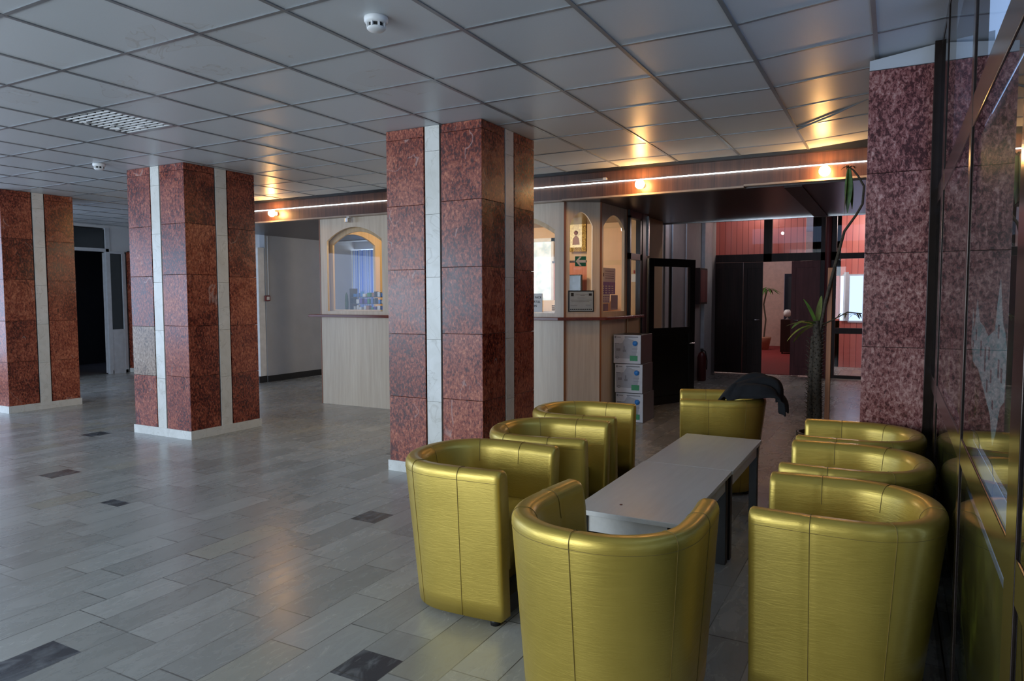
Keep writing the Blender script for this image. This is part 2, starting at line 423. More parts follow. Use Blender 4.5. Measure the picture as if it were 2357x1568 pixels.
g = g.build('trim_1', M['runner']); struct(g, 'thin metal grid carrying the ceiling tiles')
# black strip standing in for the shaded gap between ceiling edge and beam
struct(box('trim_2', M['blackframe'], None, -9.3, GX, 7.0, 7.055, H-.03, H+.04))
def swall(name, mat, *d): return struct(box(name, mat, None, *d))
# wall behind the camera with tall windows, and window wall on the far left
w = MB()
w.box(-13.2,GX+.1,-3.7,-3.5,0,.35); w.box(-13.2,GX+.1,-3.7,-3.5,2.6,2.95)
for x in (-13.2,-10.4,-7.6,-4.8): w.box(x,x+.2,-3.7,-3.5,.35,2.6)
w.box(-1.9,GX+.1,-3.7,-3.5,.35,2.6)
w = w.build('wall_back', M['white_wall']); struct(w)
w = MB(); w.box(XL-.2,XL,-3.7,-2.5,0,2.95); w.box(XL-.2,XL,-2.5,5.5,0,.4); w.box(XL-.2,XL,-2.5,5.5,2.6,2.95); w.box(XL-.2,XL,5.5,7.35,0,2.95)
w.box(XL-.2,XL,8.42,9.2,0,2.32); w.box(XL-.2,XL,8.08,9.2,2.30,2.95)
w.box(XL-.2,XL,7.35,8.08,2.725,2.95)
w = w.build('wall_left', M['white_wall']); struct(w, 'white side wall at the far left with a doorway')
# gallery beyond the left columns
swall('wall_gallery', M['white_wall'], -13.2,-9.42,9.0,9.2,0,2.95)
w = MB().box(-9.42,-9.3,8.47,10.9,0,2.95); w = w.build('wall_side', M['grey_wall']); struct(w, 'grey side wall with a black baseboard')
w = MB().box(-9.3,-9.285,8.47,10.69,0,.105).build('baseboard_left', M['base_black']); struct(w)
# bright doorway reveal next to grey wall
struct(box('trim_3', M['white'], None, -9.42,-9.31,8.33,8.46,.11,2.26))
struct(box('trim_9', M['base_black'], None, -9.42,-9.305,8.30,8.465,0,.108))
# rear wall of the gallery with curtained window
w = MB()
w.box(-9.42,-3.0,10.7,10.85,0,1.0); w.box(-9.42,-3.0,10.7,10.85,2.36,2.95); w.box(-7.9,-3.0,10.7,10.85,1.0,2.36)
w = w.build('wall_gallery_rear', M['grey_wall']); struct(w)

# right side: shopfront
swall('wall_right', M['darkwood'], GX-.03,GX+.3,-3.7,.345,0,2.95)
swall('wall_right_rear', M['darkwood'], GX-.03,GX+.3,5.91,13.5,0,2.95); swall('wall_right_middle', M['darkwood'], -.1,.21,5.51,5.9,0,2.76)

# ------------------------------------------------------------ shopfront frame
sf = MB()
muls = [(.40,.46),(1.40,1.515),(2.52,2.585),(3.95,4.12),(4.58,4.648)]
for a,b in muls[:-1]: sf.bbox(GX-.004,GX+.03,a,b,0,2.83,.0015)
sf.bbox(GX-.035,GX+.03,4.58,4.648,0,2.83,.003)
sf.bbox(GX-.003,GX+.03,.35,4.60,1.935,2.03,.003)
sf.bbox(GX-.003,GX+.03,.35,4.60,.925,1.005,.003)
sf.bbox(GX-.003,GX+.03,.35,4.60,0,.12,.003)
sf.bbox(GX-.003,GX+.03,.35,4.60,2.79,2.83,.0015)
sf = sf.build('window_1', M['bronze']); struct(sf, 'bronze shopfront frame along the right side')
prev = .46
gi = 0
for (a,b) in [(.46,1.40),(1.515,2.52),(2.585,3.95),(4.03,4.58)]:
    for z0,z1 in [(.12,.925),(1.005,1.935),(2.03,2.80)]:
        MB().box(GX,GX+.005,a,b,z0,z1).build('pane', M['shop_glass'], sf)
# posters standing behind the glass (outer side), with gaps where daylight shows
def poster(label, y0, y1, z0, z1, mat, cat='poster'):
    t = thing('poster', label, cat, (GX+.016,(y0+y1)/2,z0), 0, 'posters behind the shopfront glass')
    MB().box(-.003,.003,-(y1-y0)/2,(y1-y0)/2,0,z1-z0).build('sheet', mat, t)
    return t
def posterw(label, y0, y1, z0, z1, mat):
    t = thing('poster', label, 'poster', (GX+.016,0,0))
    MB().box(-.003,.003,y0,y1,z0,z1).build('sheet', mat, t); return t
p = posterw('dark poster with pale castle towers behind the shopfront, beside the nearest chair', 1.568, 2.50, 1.055, 1.895, M['poster_up'])
def pr(y, z): return (y, z)
cz = MB()
cast = [(2.47,1.30),(2.45,1.40),(2.43,1.33),(2.38,1.36),(2.34,1.43),(2.30,1.40),(2.26,1.37),(2.15,1.36),(2.05,1.34),(1.93,1.36),(1.90,1.42),(1.865,1.475),(1.83,1.42),(1.80,1.38),(1.76,1.36),(1.73,1.33),(1.74,1.22),(1.80,1.20),(1.86,1.13),(1.90,1.10),(1.96,1.16),(2.10,1.20),(2.25,1.24),(2.40,1.25)]
cz.prism(cast, 'x', -.0035, -.0045); cz = cz.build('castle_picture', M['castle'], p)
cw = MB()
for y,z,h in [(2.41,1.30,.02),(2.33,1.33,.03),(2.2,1.30,.04),(2.1,1.28,.06),(2.02,1.30,.03),(1.97,1.25,.03),(1.86,1.36,.03),(1.84,1.28,.04),(1.79,1.27,.03),(2.04,1.22,.03),(1.92,1.19,.02)]:
    pieces([(-.0052,-.0046,y-.012,y+.012,z-h/2,z+h/2)], 'castle_window', M['castle_dark'], cz)
p = posterw('woodland poster with olive and rust foliage low behind the shopfront glass', 1.568, 2.50, .12, .862, M['poster_low'])
p = posterw('dark reddish poster in the shopfront pane between the castle poster and the far narrow panes', 2.60, 3.93, 1.03, 1.90, M['poster_up'])
sp_ = MB().prism([(3.35,1.10),(3.30,1.40),(3.27,1.50),(3.24,1.40),(3.2,1.10)],'x',-.0035,-.0045); sp_.build('spire_picture', M['redwood'], p)
p = posterw('dark poster with a tall straw-coloured spire in the shopfront pane beside the marble pilaster', 4.04, 4.57, 1.03, 1.90, M['poster_up'])
MB().prism([(4.50,1.25),(4.47,1.70),(4.37,1.84),(4.27,1.74),(4.25,1.25)],'x',-.0035,-.0045).build('spire_picture', M['yellow_print'], p)
posterw('dark low poster in the shopfront pane behind the second right-hand chair', 2.60, 3.93, .13, .90, M['poster_low'])
posterw('narrow dark poster low in the shopfront pane beside the marble pilaster', 4.04, 4.57, .13, .90, M['poster_low'])
posterw('dark poster in the shopfront pane at the right edge, nearest the viewer', .50, 1.37, 1.06, 1.90, M['poster_up'])
posterw('low poster in the shopfront pane at the right edge, nearest the viewer', .50, 1.37, .12, .88, M['poster_low'])
# outdoors: paving and a dark pier beyond the glass
gnd = MB().box(-30,30,-30,30,-.30,-.14).build('ground', M['outdoor']); struct(gnd, 'grey paving outdoors')
swall('wall_outside', M['outdoor_dark'], GX+.03,.443,5.51,5.9,-.1,4.6)

# ------------------------------------------------------------ marble columns
def column(label, x1, y0, w=.90, d=.875, tan=False, red='red', half=False):
    """x1 = right edge, y0 = near face"""
    t = thing('marble_column', label, 'column', (x1-w/2, y0+d/2, 0), 0, 'red marble columns')
    hx, hy = w/2, d/2; T = .018
    MB().box(-hx+T,hx-T,-hy+T,hy-T,0,H-.001).build('core', M['groove'], t)
    r = MB(); wm = MB(); tn = MB()
    zr = [.085,.622,1.137,1.655,2.165,2.690,H-.001]; zw = [.085,.602,1.098,1.592,2.084,2.573,H-.001]
    gp = .0015
    for side in range(4):
        L = hx if side % 2 == 0 else hy; D = hy if side % 2 == 0 else hx
        rot = Matrix.Rotation(side*PI/2, 4, 'Z')
        sw = (2*L - .135 - .028)/2
        for q,(a,b) in enumerate([(-L+.0005,-L+sw),(L-sw,L-.0005)]):
            for k in range(6):
                tgt = tn if (tan and side == 0 and q == 0 and k == 1) else r
                dz = .012*((side+q)%2)
                z0 = zr[k]+(dz if k else 0); z1 = zr[k+1]+(dz if k < 5 else 0)
                tgt.M = rot; tgt.bbox(a+gp,b-gp,-D,-D+T,z0+gp,z1-gp,.0015)
        for k in range(6):
            wm.M = rot; wm.bbox(-.0675,.0675,-D-.001,-D+T,zw[k]+gp*.6,zw[k+1]-gp*.6,.001)
    r.build('red_cladding', M[red], t); wm.build('white_stripe', M['white_marble'], t)
    if tan:
        o = tn.build('cladding_slab', M['tan_slab'], t); o['label'] = 'single pale tan slab low on the left face'
    pl = MB()
    for side in range(4):
        L = hx if side % 2 == 0 else hy; D = hy if side % 2 == 0 else hx
        pl.M = Matrix.Rotation(side*PI/2, 4, 'Z')
        e_ = .012 if side % 2 == 0 else -.011
        pl.box(-L-e_,L*.25,-D-.012,-D+.01,0,.087); pl.box(L*.25+.001,L+e_,-D-.012,-D+.01,0,.087)
    pl.build('plinth', M['plinth'], t)
    return t
column('red marble column with white stripes, nearest one, behind the gold armchairs', -2.757, 4.612)
column('red marble column with white stripes and one pale tan slab, middle of the three', -6.205, 4.65, tan=True)
column('red marble column with white stripes, cut by the left edge of the photo', -9.65, 4.67)
# right pilaster with rose cladding
t = thing('marble_pilaster', 'rose marble pilaster without stripe at the right, meeting the shopfront', 'column', (0,4.65,0))
MB().box(-.145,.415,.02,.83,0,2.734).build('core', M['groove'], t)
r = MB()
zz = [0.0,.62,1.137,1.684,2.145,2.732]
for a,b in zip(zz[:-1], zz[1:]):
    r.bbox(-.165,.435,0,.02,a+.0015,b-.0015,.0015)
    for y in (.022,.43): r.bbox(-.165,-.145,y,y+.40,a+.0015,b-.0015,.0015)
r.build('rose_cladding', M['rose'], t)
MB().prism([(-.165,2.735),(.435,2.735),(.435,2.86),(.17,2.834),(-.165,2.790)],'y',0.004,.3).build('plaster_band', M['grey_wall'], t)
# red marble pilaster by the far-left doorway
t = thing('marble_pilaster', 'narrow red marble pilaster right of the white door frame at the far left', 'column', (XL+.005,8.6,0))
MB().bbox(0,.16,-.20,.30,.08,2.30,.003).build('red_cladding', M['red'], t); MB().bbox(0,.175,-.21,.32,0,.08,.003).build('plinth', M['plinth'], t)

# ------------------------------------------------------------ ceiling fittings
def detector(x, y, label):
    t = thing('smoke_detector', label, 'smoke detector', (x,y,H), 0, 'smoke detectors on the ceiling')
    MB().lathe([(.056,0),(.058,-.008),(.056,-.022),(.050,-.030),(.044,-.031)], n=32).build('base', M['white'], t)
    MB().lathe([(.037,-.030),(.035,-.056)]).build('sensing_chamber', M['black'], t)
    k = MB()
    for a in range(8):
        k.M = Matrix.Rotation(a*PI/4+.2,4,'Z'); k.box(.036,.047,-.004,.004,-.052,-.029)
    k.M = None; k.lathe([(.045,-.049),(.044,-.054),(.036,-.062),(.0005,-.063)], n=32)
    k.build('cage', M['white'], t)
detector(-2.214,2.73,'white smoke detector on a ceiling tile in front of the nearest column')
detector(-7.008,4.30,'small white smoke detector on the ceiling beside the middle column')
lx, ly = gx0-.6*4+.3, gy0+.6*2+.3
t = thing('louvre_light', 'unlit square louvred light fitting set in the ceiling', 'ceiling light', (lx,ly,H))
l = MB(); l.box(-.29,.29,-.29,.29,.075,.08)
for a in range(4):
    l.M = Matrix.Rotation(a*PI/2,4,'Z'); l.box(-.288,.288,-.288,-.284,0,.075)
l.build('dark_recess', M['black'], t)
for k in range(12):
    y = -.262 + k*.0475
    pieces([(-.283,.283,y-.0015,y+.0075,-.002,.020)], 'louvre_blade', M['white'], t)
for x in (-.19,-.095,0,.095,.19): pieces([(x-.003,x+.003,-.283,.283,.004,.020)], 'cross_blade', M['black'], t)
l = MB()
for a in range(4):
    l.M = Matrix.Rotation(a*PI/2,4,'Z'); l.box(-.288,.288,-.288,-.274,-.004,.004)
l.build('rim', M['runner'], t)
for x,y,r_ in [(-.2,.12,.6),(-.13,.05,-.5),(.02,.19,.3),(-.22,-.1,-.8)]:
    pieces([(-.035,.035,-.012,.012,-.010,-.003)], 'torn_foil', M['white'], t, Matrix.Translation((x,y,0)) @ Matrix.Rotation(r_,4,'Z'))

# ------------------------------------------------------------ beam with bulbs and LED tape
t = thing('wooden_beam', 'long brown veneered beam under the ceiling edge, carrying bulbs and a light strip', 'beam', (-5,7.06,2.47))
b = MB()
xs = [-9.28,-7.2,-5.1,-3.2,-1.30,GX-.03]
dz = [0,0,-.004,0,.012]
for k in range(5): b.box(xs[k]+5.0005,xs[k+1]+5-.0005,0,.06,.018+dz[k],.33)
b.build('fascia', M['beam'], t)
b = MB()
for k in range(5): b.box(xs[k]+5,xs[k+1]+5,-.018,.06,dz[k],.018+dz[k])
b.build('bottom_lip', M['beam_lip'], t)
t2 = tag(MB().tube([(-9.2,7.035,2.640),(-6,7.035,2.632),(-3,7.035,2.628),(.15,7.035,2.620)], .006, 8).build('led_strip', M['led']),
   'thin white glowing light strip running along the front of the wooden beam', 'light strip')
e = thing('transformer', 'slim grey power adapter box resting above the light strip, beside the nearest column', 'power adapter', (-2.82,7.03,2.66))
MB().bbox(-.15,.14,-.012,.025,-.008,.012,.003).build('case', M['greyink'], e); MB().bbox(.10,.14,-.016,-.011,-.006,.016,.002).build('plug', M['white'], e)
for x,z,lab in [(-2.30,2.568,'round glowing bulb on the beam above the reception booth, the middle one'),(-.585,2.553,'round glowing bulb on the beam beside the right-hand pilaster'),(-7.49,2.578,'round glowing bulb on the beam right of the middle marble column')]:
    q = thing('light_bulb', lab, 'light bulb', (x,7.055,z), 0, 'bulbs on the wooden beam')
    MB().sphere((0,-.095,0), .048).build('globe', M['bulb'], q)
    s_ = MB(); s_.M = Matrix.Rotation(PI/2,4,'X'); s_.lathe([(.026,.0),(.026,.02),(.018,.024),(.016,.052)]); s_.build('socket', M['white'], q)
# soffit behind the beam
sf2 = MB().box(-9.3,GX-.03,7.12,10.0,2.47,2.60).build('ceiling_entrance', M['soffit']); struct(sf2, 'dark laminate soffit over the entrance passage')
struct(MB().box(-9.3,GX-.03,9.97,10.02,2.455,2.47).build('trim_4', M['steel']))
struct(MB().box(-.95,-.79,7.14,9.97,2.455,2.469).build('trim_5', M['darkwood']))
swall('ceiling_corridor', M['white_wall'], -3.0,GX,10.02,13.44,2.95,3.05)
swall('ceiling_gallery', M['white_wall'], -9.5,-3.0,10.02,11.4,2.50,2.6)

# ------------------------------------------------------------ reception booth
bt = thing('reception_booth', 'pale beech reception booth with arched windows and dark red ledge', 'reception desk', (-5,7.13,0))
def arch_bay(m, u0, u1, ua, ub, z0, zsill, zspring, zpeak, z1, th=.035, arch=None, pointed=False):
    """panel from u0..u1 with an arched opening ua..ub, local frame: u along x, thickness along +y"""
    m.box(u0,ua,0,th,z0,z1); m.box(ub,u1,0,th,z0,z1); m.box(ua,ub,0,th,z0,zsill)
    n = 16; prev = None
    def az(s):
        if pointed: return zspring + (zpeak-zspring)*(1-abs(2*s-1)**1.3)
        return zspring + (zpeak-zspring)*math.sqrt(max(0, 1-(2*s-1)**2*.92)) if False else zspring + (zpeak-zspring)*(1-(abs(2*s-1))**2.0)
    for i in range(n):
        s0, s1 = i/n, (i+1)/n
        a, b_ = ua+(ub-ua)*s0, ua+(ub-ua)*s1
        m.prism([(a,az(s0)),(b_,az(s1)),(b_,z1),(a,z1)], 'y', 0, th)
zt = 2.469
p1 = MB()
bays = [(-6.79,-5.58,-6.668,-5.745),(-5.58,-4.40,-5.46,-4.52),(-4.40,-3.215,-4.27,-3.325)]
for u0,u1,ua,ub in bays: arch_bay(p1, u0+5,u1+5,ua+5,ub+5,1.205,1.25,2.175,2.345,zt)
p1 = p1.build('arched_panel', M['beech'], bt)
for u0,u1,ua,ub in bays: MB().box(ua+5-.01,ub+5+.01,.015,.019,1.24,2.36).build('glass_pane', M['glass'], p1)
p = MB()
for u0,u1,ua,ub in bays: arch_bay(p, u0+5+.02,u1+5-.02,ua+5+.035,ub+5-.035,1.205,1.27,2.13,2.29,zt-.01,.03)
p.M=None
o = p.build('inner_frame', M['beech_in'], bt); o.location = (0,.075,0)
MB().box(-1.79,1.80,0,.02,0,1.17).build('lower_panel', M['beech'], bt)
MB().box(-1.80,-1.785,-.004,.024,0,zt).build('corner_post', M['cherry'], bt)
# diagonal bay P2 and side bay P3
A2, B2, C2 = Vector((-3.20,7.13,0)), Vector((-2.87,7.365,0)), Vector((-2.84,8.13,0))
def frameM(a, b):
    d = (b-a).normalized(); n_ = Vector((-d.y, d.x, 0))
    m = Matrix((d, n_, Vector((0,0,1)))).transposed().to_4x4(); m.translation = a; m.translation -= Vector((-5,7.13,0)); return m
for a,b_,ua,ub,pt in [(A2,B2,.05,.305,False),(B2,C2,.06,.69,True)]:
    L = (b_-a).length; m = frameM(a,b_)
    q = MB(); q.M = m; arch_bay(q, .005, L-.005, ua, ub, 1.205, 1.262, 2.215, 2.36, zt, pointed=False); ap = q.build('arched_panel', M['beech'], bt)
    q = MB(); q.M = m; q.box(.005,L-.005,.004,.024,0,1.17); q.build('lower_panel', M['beech'], bt)
    q = MB(); q.M = m; q.box(ua-.01,ub+.01,.015,.019,1.25,2.37); q.build('glass_pane', M['glass'], ap)
    q = MB(); q.M = m; q.box(L-.014,L+.006,-.006,.04,0,zt); q.build('corner_post', M['cherry'], bt)
q = MB(); q.M = frameM(A2,B2); q.box(-.014,.008,-.006,.04,0,zt); q.build('corner_post', M['cherry'], bt)
led = MB()
led.prism([(-6.93+5,-.10),(-3.24+5,-.10),(-2.80+5,.20),(-2.755+5,1.0),(-2.755+5,1.43),(-2.86+5,1.43),(-2.90+5,.32),(-3.23+5,.05),(-6.93+5,.05)],'z',1.172,1.205)
led.build('ledge', M['ledge'], bt, bevel=.004)
# left side bay of the booth, seen from inside through the window
q = MB(); q.M = Matrix.Translation((-1.77,.03,0)) @ Matrix.Rotation(PI/2,4,'Z')
arch_bay(q, 0, 1.25, .20, 1.09, 0, 1.25, 2.19, 2.32, zt); q.build('side_panel', M['beech_in'], bt)
# glass partition next to the booth
gp = MB()
gp.box(-.03,.03,8.13,8.75,2.375,2.469); gp.box(-.03,.03,8.13,8.57,1.88,1.955); gp.box(-.03,.03,8.52,8.57,1.2,2.4); gp.box(-.035,.035,8.60,8.78,0,2.469); gp.box(-.03,.03,8.13,8.60,0,.08); gp.box(-.03,.03,8.13,8.17,1.2,2.4)
gp.M = None
o = gp.build('partition_frame', M['blackframe']); o.location = (-2.83,0,0); struct(o)
o.name = 'window_2'
for z0,z1 in ((1.2,1.88),(1.955,2.375)): MB().box(-.003,.003,8.17,8.52,z0,z1).build('pane', M['glass'], o)
MB().box(-.01,.01,8.14,8.60,.08,1.17).build('lower_panel', M['peach'], o)
struct(box('trim_6', M['steel'], None, -2.80,-2.775,8.77,8.80,1.95,2.45))
# booth interior room
swall('wall_booth_rear', M['peach'], -5.6,-2.95,9.6,9.7,1.0 if False else 0,2.47)
w = MB(); w.box(-3.08,-2.87,8.80,9.7,0,2.469); w = w.build('wall_booth_side', M['peach']); struct(w)
# booth window to the bright office
wb = MB(); wb.box(-4.98,-4.94,9.52,9.6,1.0,2.30); wb.box(-4.50,-4.46,9.52,9.6,1.0,2.30); wb.box(-5.5,-4.46,9.52,9.6,2.25,2.30); wb.box(-5.5,-4.46,9.52,9.6,1.0,1.06)
wb = wb.build('window_3', M['white']); struct(wb)
_n = N('daylit_blind'); _z = _n.sep(_n.tc.outputs['Object'])[2]
_st = _n.ramp(_n.noise(_n.tc.outputs['Object'], 9, 3), [(.4,(.55,.66,.70)),(.65,(.85,.92,.95))])
M['blind'] = _n.set(color=_st, rough=.8, em=_st, es=.45)
MB().box(-5.5,-4.5,9.575,9.59,1.06,2.25).build('pane', M['blind'], wb)
o = struct(box('door_4', M['orange_board'], None, -4.45,-3.84,9.50,9.585,0,1.955)); 
box('door_head', M['darkwood'], o, -4.47,-3.82,9.49,9.585,1.925,1.955)
# things in and on the booth
ic = thing('icon', 'small icon picture in an ornate gilt frame on the peach wall inside the booth', 'picture', (-4.07,9.46,2.08))
fr = MB(); fr.box(-.16,.16,-.03,.03,0,.06); fr.box(-.16,.16,-.03,.03,.40,.47); fr.box(-.16,-.10,-.03,.03,.06,.40); fr.box(.10,.16,-.03,.03,.06,.40)
for k in range(9): fr.sphere((-.15+k*.0375,-.02,.455+.03*math.sin(PI*k/8)), .022, 8, 6)
fr.build('gilt_frame', M['gilt'], ic)
MB().box(-.10,.10,-.012,0,.06,.40).build('picture_ground', plain('icon_ground', (.85,.70,.40), .4, var=.3, scale=30), ic)
fg = MB(); fg.M = Matrix.Translation((0,-.014,.27)) @ Matrix.Rotation(PI/2,4,'X'); fg.lathe([(.032,-.001),(.032,.001)],n=16)
fg.M = None; fg.prism([(-.055,.10),(-.045,.19),(0,.24),(.045,.19),(.055,.10)],'y',-.016,-.013); fg.build('painted_figure', plain('icon_figure', (.25,.10,.05), .5), ic)
tv = thing('monitor', 'dark square screen standing inside the booth behind the certificate', 'screen', (-4.05,9.31,1.40))
MB().bbox(-.135,.135,-.02,.02,.08,.345,.006).build('housing', M['black'], tv); MB().box(-.12,.12,-.023,-.019,.095,.33).build('display', M['screen'], tv)
MB().box(-.03,.03,-.02,.02,.0,.09).build('stand', M['black'], tv); MB().box(-.10,.10,-.06,.06,-.02,0).build('foot', M['black'], tv)
cab = thing('counter_cabinet', 'low pale cabinet inside the booth under the dark screen', 'cabinet', (-4.05,9.29,0))
MB().bbox(-.5,.5,-.14,.14,0,1.38,.004).build('body', M['beech_in'], cab)
# exit arrow on the diagonal bay glass
mP2 = Matrix.Translation((-5,7.13,0)) @ frameM(A2,B2)
def on_p2(name, label, cat, u, z):
    t = thing(name, label, cat); t.matrix_world = mP2 @ Matrix.Translation((u,-.004,z)); return t
ex = on_p2('exit_sign', 'green square sign with a white left arrow on the booth glass', 'sign', .175, 1.768)
MB().box(-.062,.062,.012,.016,0,.11).build('plate', M['green'], ex)
MB().prism([(-.055,.055),(-.012,.105),(.012,.105),(-.018,.070),(.058,.070),(.058,.040),(-.018,.040),(.012,.005),(-.012,.005)],'y',.009,.0115).build('arrow', M['white'], ex)
ce = on_p2('certificate', 'framed certificate with black frame leaning in the booth window', 'certificate', .18, 1.264)
MB().box(-.145,.145,-.004,.010,0,.238).build('frame', M['black'], ce); ces = MB().box(-.132,.132,-.006,-.0045,.013,.225).build('sheet', plain('certificate_paper', (.45,.53,.55), .5), ce)
for z,a,b_ in [(.188,-.06,.075),(.180,-.01,.04),(.152,-.04,.06),(.128,-.12,.12),(.115,-.11,.09),(.070,-.12,-.05),(.075,.05,.11)]: pieces([(a,b_,-.0068,-.006,z,z+.004)], 'text_line', M['greyink'], ces)
pieces([(-.115,-.085,-.0068,-.006,.175,.21),(.085,.118,-.0068,-.006,.180,.205)], 'emblem', M['ink'], ces)
pieces([(-.125+k*.021,-.110+k*.021,-.0068,-.006,.024,.036) for k in range(12)], 'logo', M['ink'], ces)
# sheet on the front window
sh = thing('notice_sheet', 'white notice sheet with black capitals on the booth window beside the nearest column', 'notice', (-3.63,7.128,1.26))
shp = MB().box(-.19,.15,.006,.010,0,.21).build('paper', M['paper'], sh)
for s_, z in (('PLATA SE FACE',.165),('CONCARTUL',.115),('ALADIN',.070)):
    text(s_, .034, face_front(.02,.0055,z-.01), M['ink'], 'lettering', shp, bold=.0006)
st = thing('sticker_strip', 'short column of three dark stickers at the corner of the front booth window', 'sticker', (-3.345,7.128,1.28))
for z in (0,.022,.044):
    MB().box(-.018,.018,.006,.009,z,z+.013).build('sticker', M['greyink'], st)
# papers on side bay
mP3 = Matrix.Translation((-5,7.13,0)) @ frameM(B2,C2)
def on_p3(name, label, cat, u0, u1, z0, z1, mat, dy=.02, parent=None, pn='sheet'):
    t = thing(name, label, cat); t.matrix_world = mP3
    MB().box(u0,u1,dy,dy+.003,z0,z1).build(pn, mat, t); return t
nt = on_p3('notice_sheet', 'white printed notice above the purple calendar in the booth side window', 'notice', .06,.50,1.60,1.76, M['paper'], .036)
pieces([(.10,.16,.033,.0355,1.66,1.70)], 'emblem', M['ink'], nt.children[0])
pieces([(.20,.45,.033,.0355,z,z+.006) for z in (1.72,1.69,1.665,1.64)], 'text_line', M['greyink'], nt.children[0])
cl = on_p3('wall_calendar', 'purple calendar in the booth side window', 'calendar', .06,.48,1.46,1.60, M['purple'], .028)
pieces([(.09+i*.09,.14+i*.09,.024,.0275,1.47+j*.025,1.482+j*.025) for i in range(4) for j in range(4)], 'date_cell', M['paper'], cl.children[0])
cl = on_p3('desk_calendar', 'small white calendar below the purple one in the booth side window', 'calendar', .06,.32,1.36,1.46, M['paper'], .028)
pieces([(.08+i*.045,.105+i*.045,.024,.0275,1.37+j*.02,1.38+j*.02) for i in range(5) for j in range(4)], 'date_cell', M['purple'], cl.children[0])
on_p3('leaflet', 'grey leaflet leaning low in the booth side window', 'leaflet', .36,.56,1.28,1.45, M['greyink'], .030)
on_p3('leaflet', 'dark leaflet at the bottom left of the booth side window', 'leaflet', .08,.28,1.27,1.355, plain('leaflet_dark',(.12,.10,.14),.5), .030)
q = thing('notice_sheet', 'small white sheet with a red mark seen through the glass partition', 'notice', (-2.99,8.80,1.62))
MB().box(-.02,.075,-.006,-.001,0,.10).build('paper', M['paper'], q); MB().box(.01,.025,-.006,-.001,.11,.15).build('red_mark', plain('red_print',(.4,.03,.02),.5), q)
box_back = struct(box('wall_booth_inner', M['peach'], None, -3.9,-2.95,9.45,9.5,0,2.469))
box_back.location = (0,.0,0)
# souvenir shelf inside left window
ss = thing('postcard_rack', 'rack of small bright postcards and trinkets in the left booth window', 'rack', (-6.20,7.42,1.10))
rk = MB()
for z in (.15,.24,.33): rk.box(-.30,.28,-.05,.10,z,z+.008)
rk.box(-.30,-.29,-.05,.10,0,.45); rk.box(.27,.28,-.05,.10,0,.45); rk.build('shelf', M['black'], ss)
cols = [M['shelf_blue'],M['paper'],M['green_lbl'],M['paper'],M['purple'],M['ink'],M['terracotta'],M['blue_dot']]
for z in (.158,.248,.338):
    for k in range(9):
        cc = MB(); x = -.28+k*.062; hh = random.uniform(.04,.075); cc.box(x,x+random.uniform(.03,.052),-.03+random.uniform(0,.05),.03,z,z+hh); cc.build('postcard', random.choice(cols), ss)
bc = thing('counter_cabinet', 'dark cabinet behind the postcard rack inside the booth', 'cabinet', (-6.2,7.45,0)); 
MB().bbox(-.42,.32,-.08,.15,0,1.10,.004).build('body', M['darkwood'], bc)
sp = thing('potted_cactus', 'small dark cactus in a brown pot at the left corner of the left booth window', 'plant', (-6.58,7.40,1.10))
MB().lathe([(.035,0),(.05,.09),(.052,.16)]).build('pot', M['terracotta'], sp); MB().lathe([(.02,.14),(.026,.25),(.02,.36),(.002,.40)], n=10).build('stem', M['leaf'], sp)
# curtained gallery window
wn = MB(); wn.box(-9.42,-7.9,10.69,10.71,1.36,1.43); wn.box(-9.42,-7.9,10.69,10.71,.98,1.02); wn.box(-8.6,-8.55,10.69,10.71,1.0,2.36)
wn = wn.build('window_4', M['darkwood']); struct(wn)
ct = MB(); nx = 60; vs = []; fs = []
for i in range(nx+1):
    x = -9.3 + 1.4*i/nx; yy = 10.60 + .025*math.sin(i*1.15) + .01*math.sin(i*.37)
    vs += [(x,yy,1.02),(x,yy,2.33)]
for i in range(nx): fs.append((2*i,2*i+2,2*i+3,2*i+1))
ct.add(vs, fs, True); ct = ct.build('curtain', M['curtain']); tag(ct, 'striped blue and white curtain over the bright window seen through the booth', 'curtain')
sol = ct.modifiers.new('s','SOLIDIFY'); sol.thickness = .003
# little camera on beam, fire alarm and conduit
q = thing('security_camera', 'tiny white camera under the beam above the left arched booth window', 'camera', (-6.215,7.055,2.47))
MB().box(-.02,.02,-.02,.02,-.02,0).build('mount', M['white'], q); MB().bbox(-.022,.022,-.05,.02,-.075,-.02,.005).build('body', M['steel'], q)
q = thing('fire_alarm_button', 'small red and black alarm button on the grey side wall', 'alarm button', (-9.3,8.49,1.37))
MB().bbox(0,.03,-.05,.05,0,.095,.004).build('box', plain('alarm_red',(.16,.02,.02),.4), q); MB().box(.03,.034,-.028,.028,.02,.075).build('button', M['white'], q)
tag(MB().tube([(-9.29,8.52,1.47),(-9.29,8.52,2.46)], .008, 8).build('conduit', M['white_wall']), 'thin white cable duct rising from the alarm button', 'cable duct')

# ------------------------------------------------------------ far-left white doorway
d = MB()
d.box(-.05,.02,7.40,8.06,2.285,2.345); d.box(-.05,.02,8.0,8.075,0,2.725)
d.box(-.05,.02,7.33,7.40,0,2.725); d.box(-.05,.02,8.075,8.36,2.26,2.30); d.box(-.05,.02,8.31,8.37,0,2.26)
d.box(-.05,.015,8.075,8.31,0,.80); d.box(-.05,.02,8.075,8.31,.775,.835); d.box(-.05,.02,8.06,8.36,0,.06)
d = d.build('door_1', M['white_alu']); d.location = (XL,0,0); struct(d, 'white framed glazed doorway at the far left')
MB().box(-.02,-.015,8.09,8.31,.835,2.26).build('pane', M['screen'], d)
MB().box(-.02,-.015,7.40,8.0,2.345,2.70).build('pane', M['screen'], d)
lf = MB(); lf.M = Matrix.Translation((-.06,7.99,0)) @ Matrix.Rotation(math.radians(105),4,'Z'); lf.box(0,.62,-.02,.02,.02,2.27)
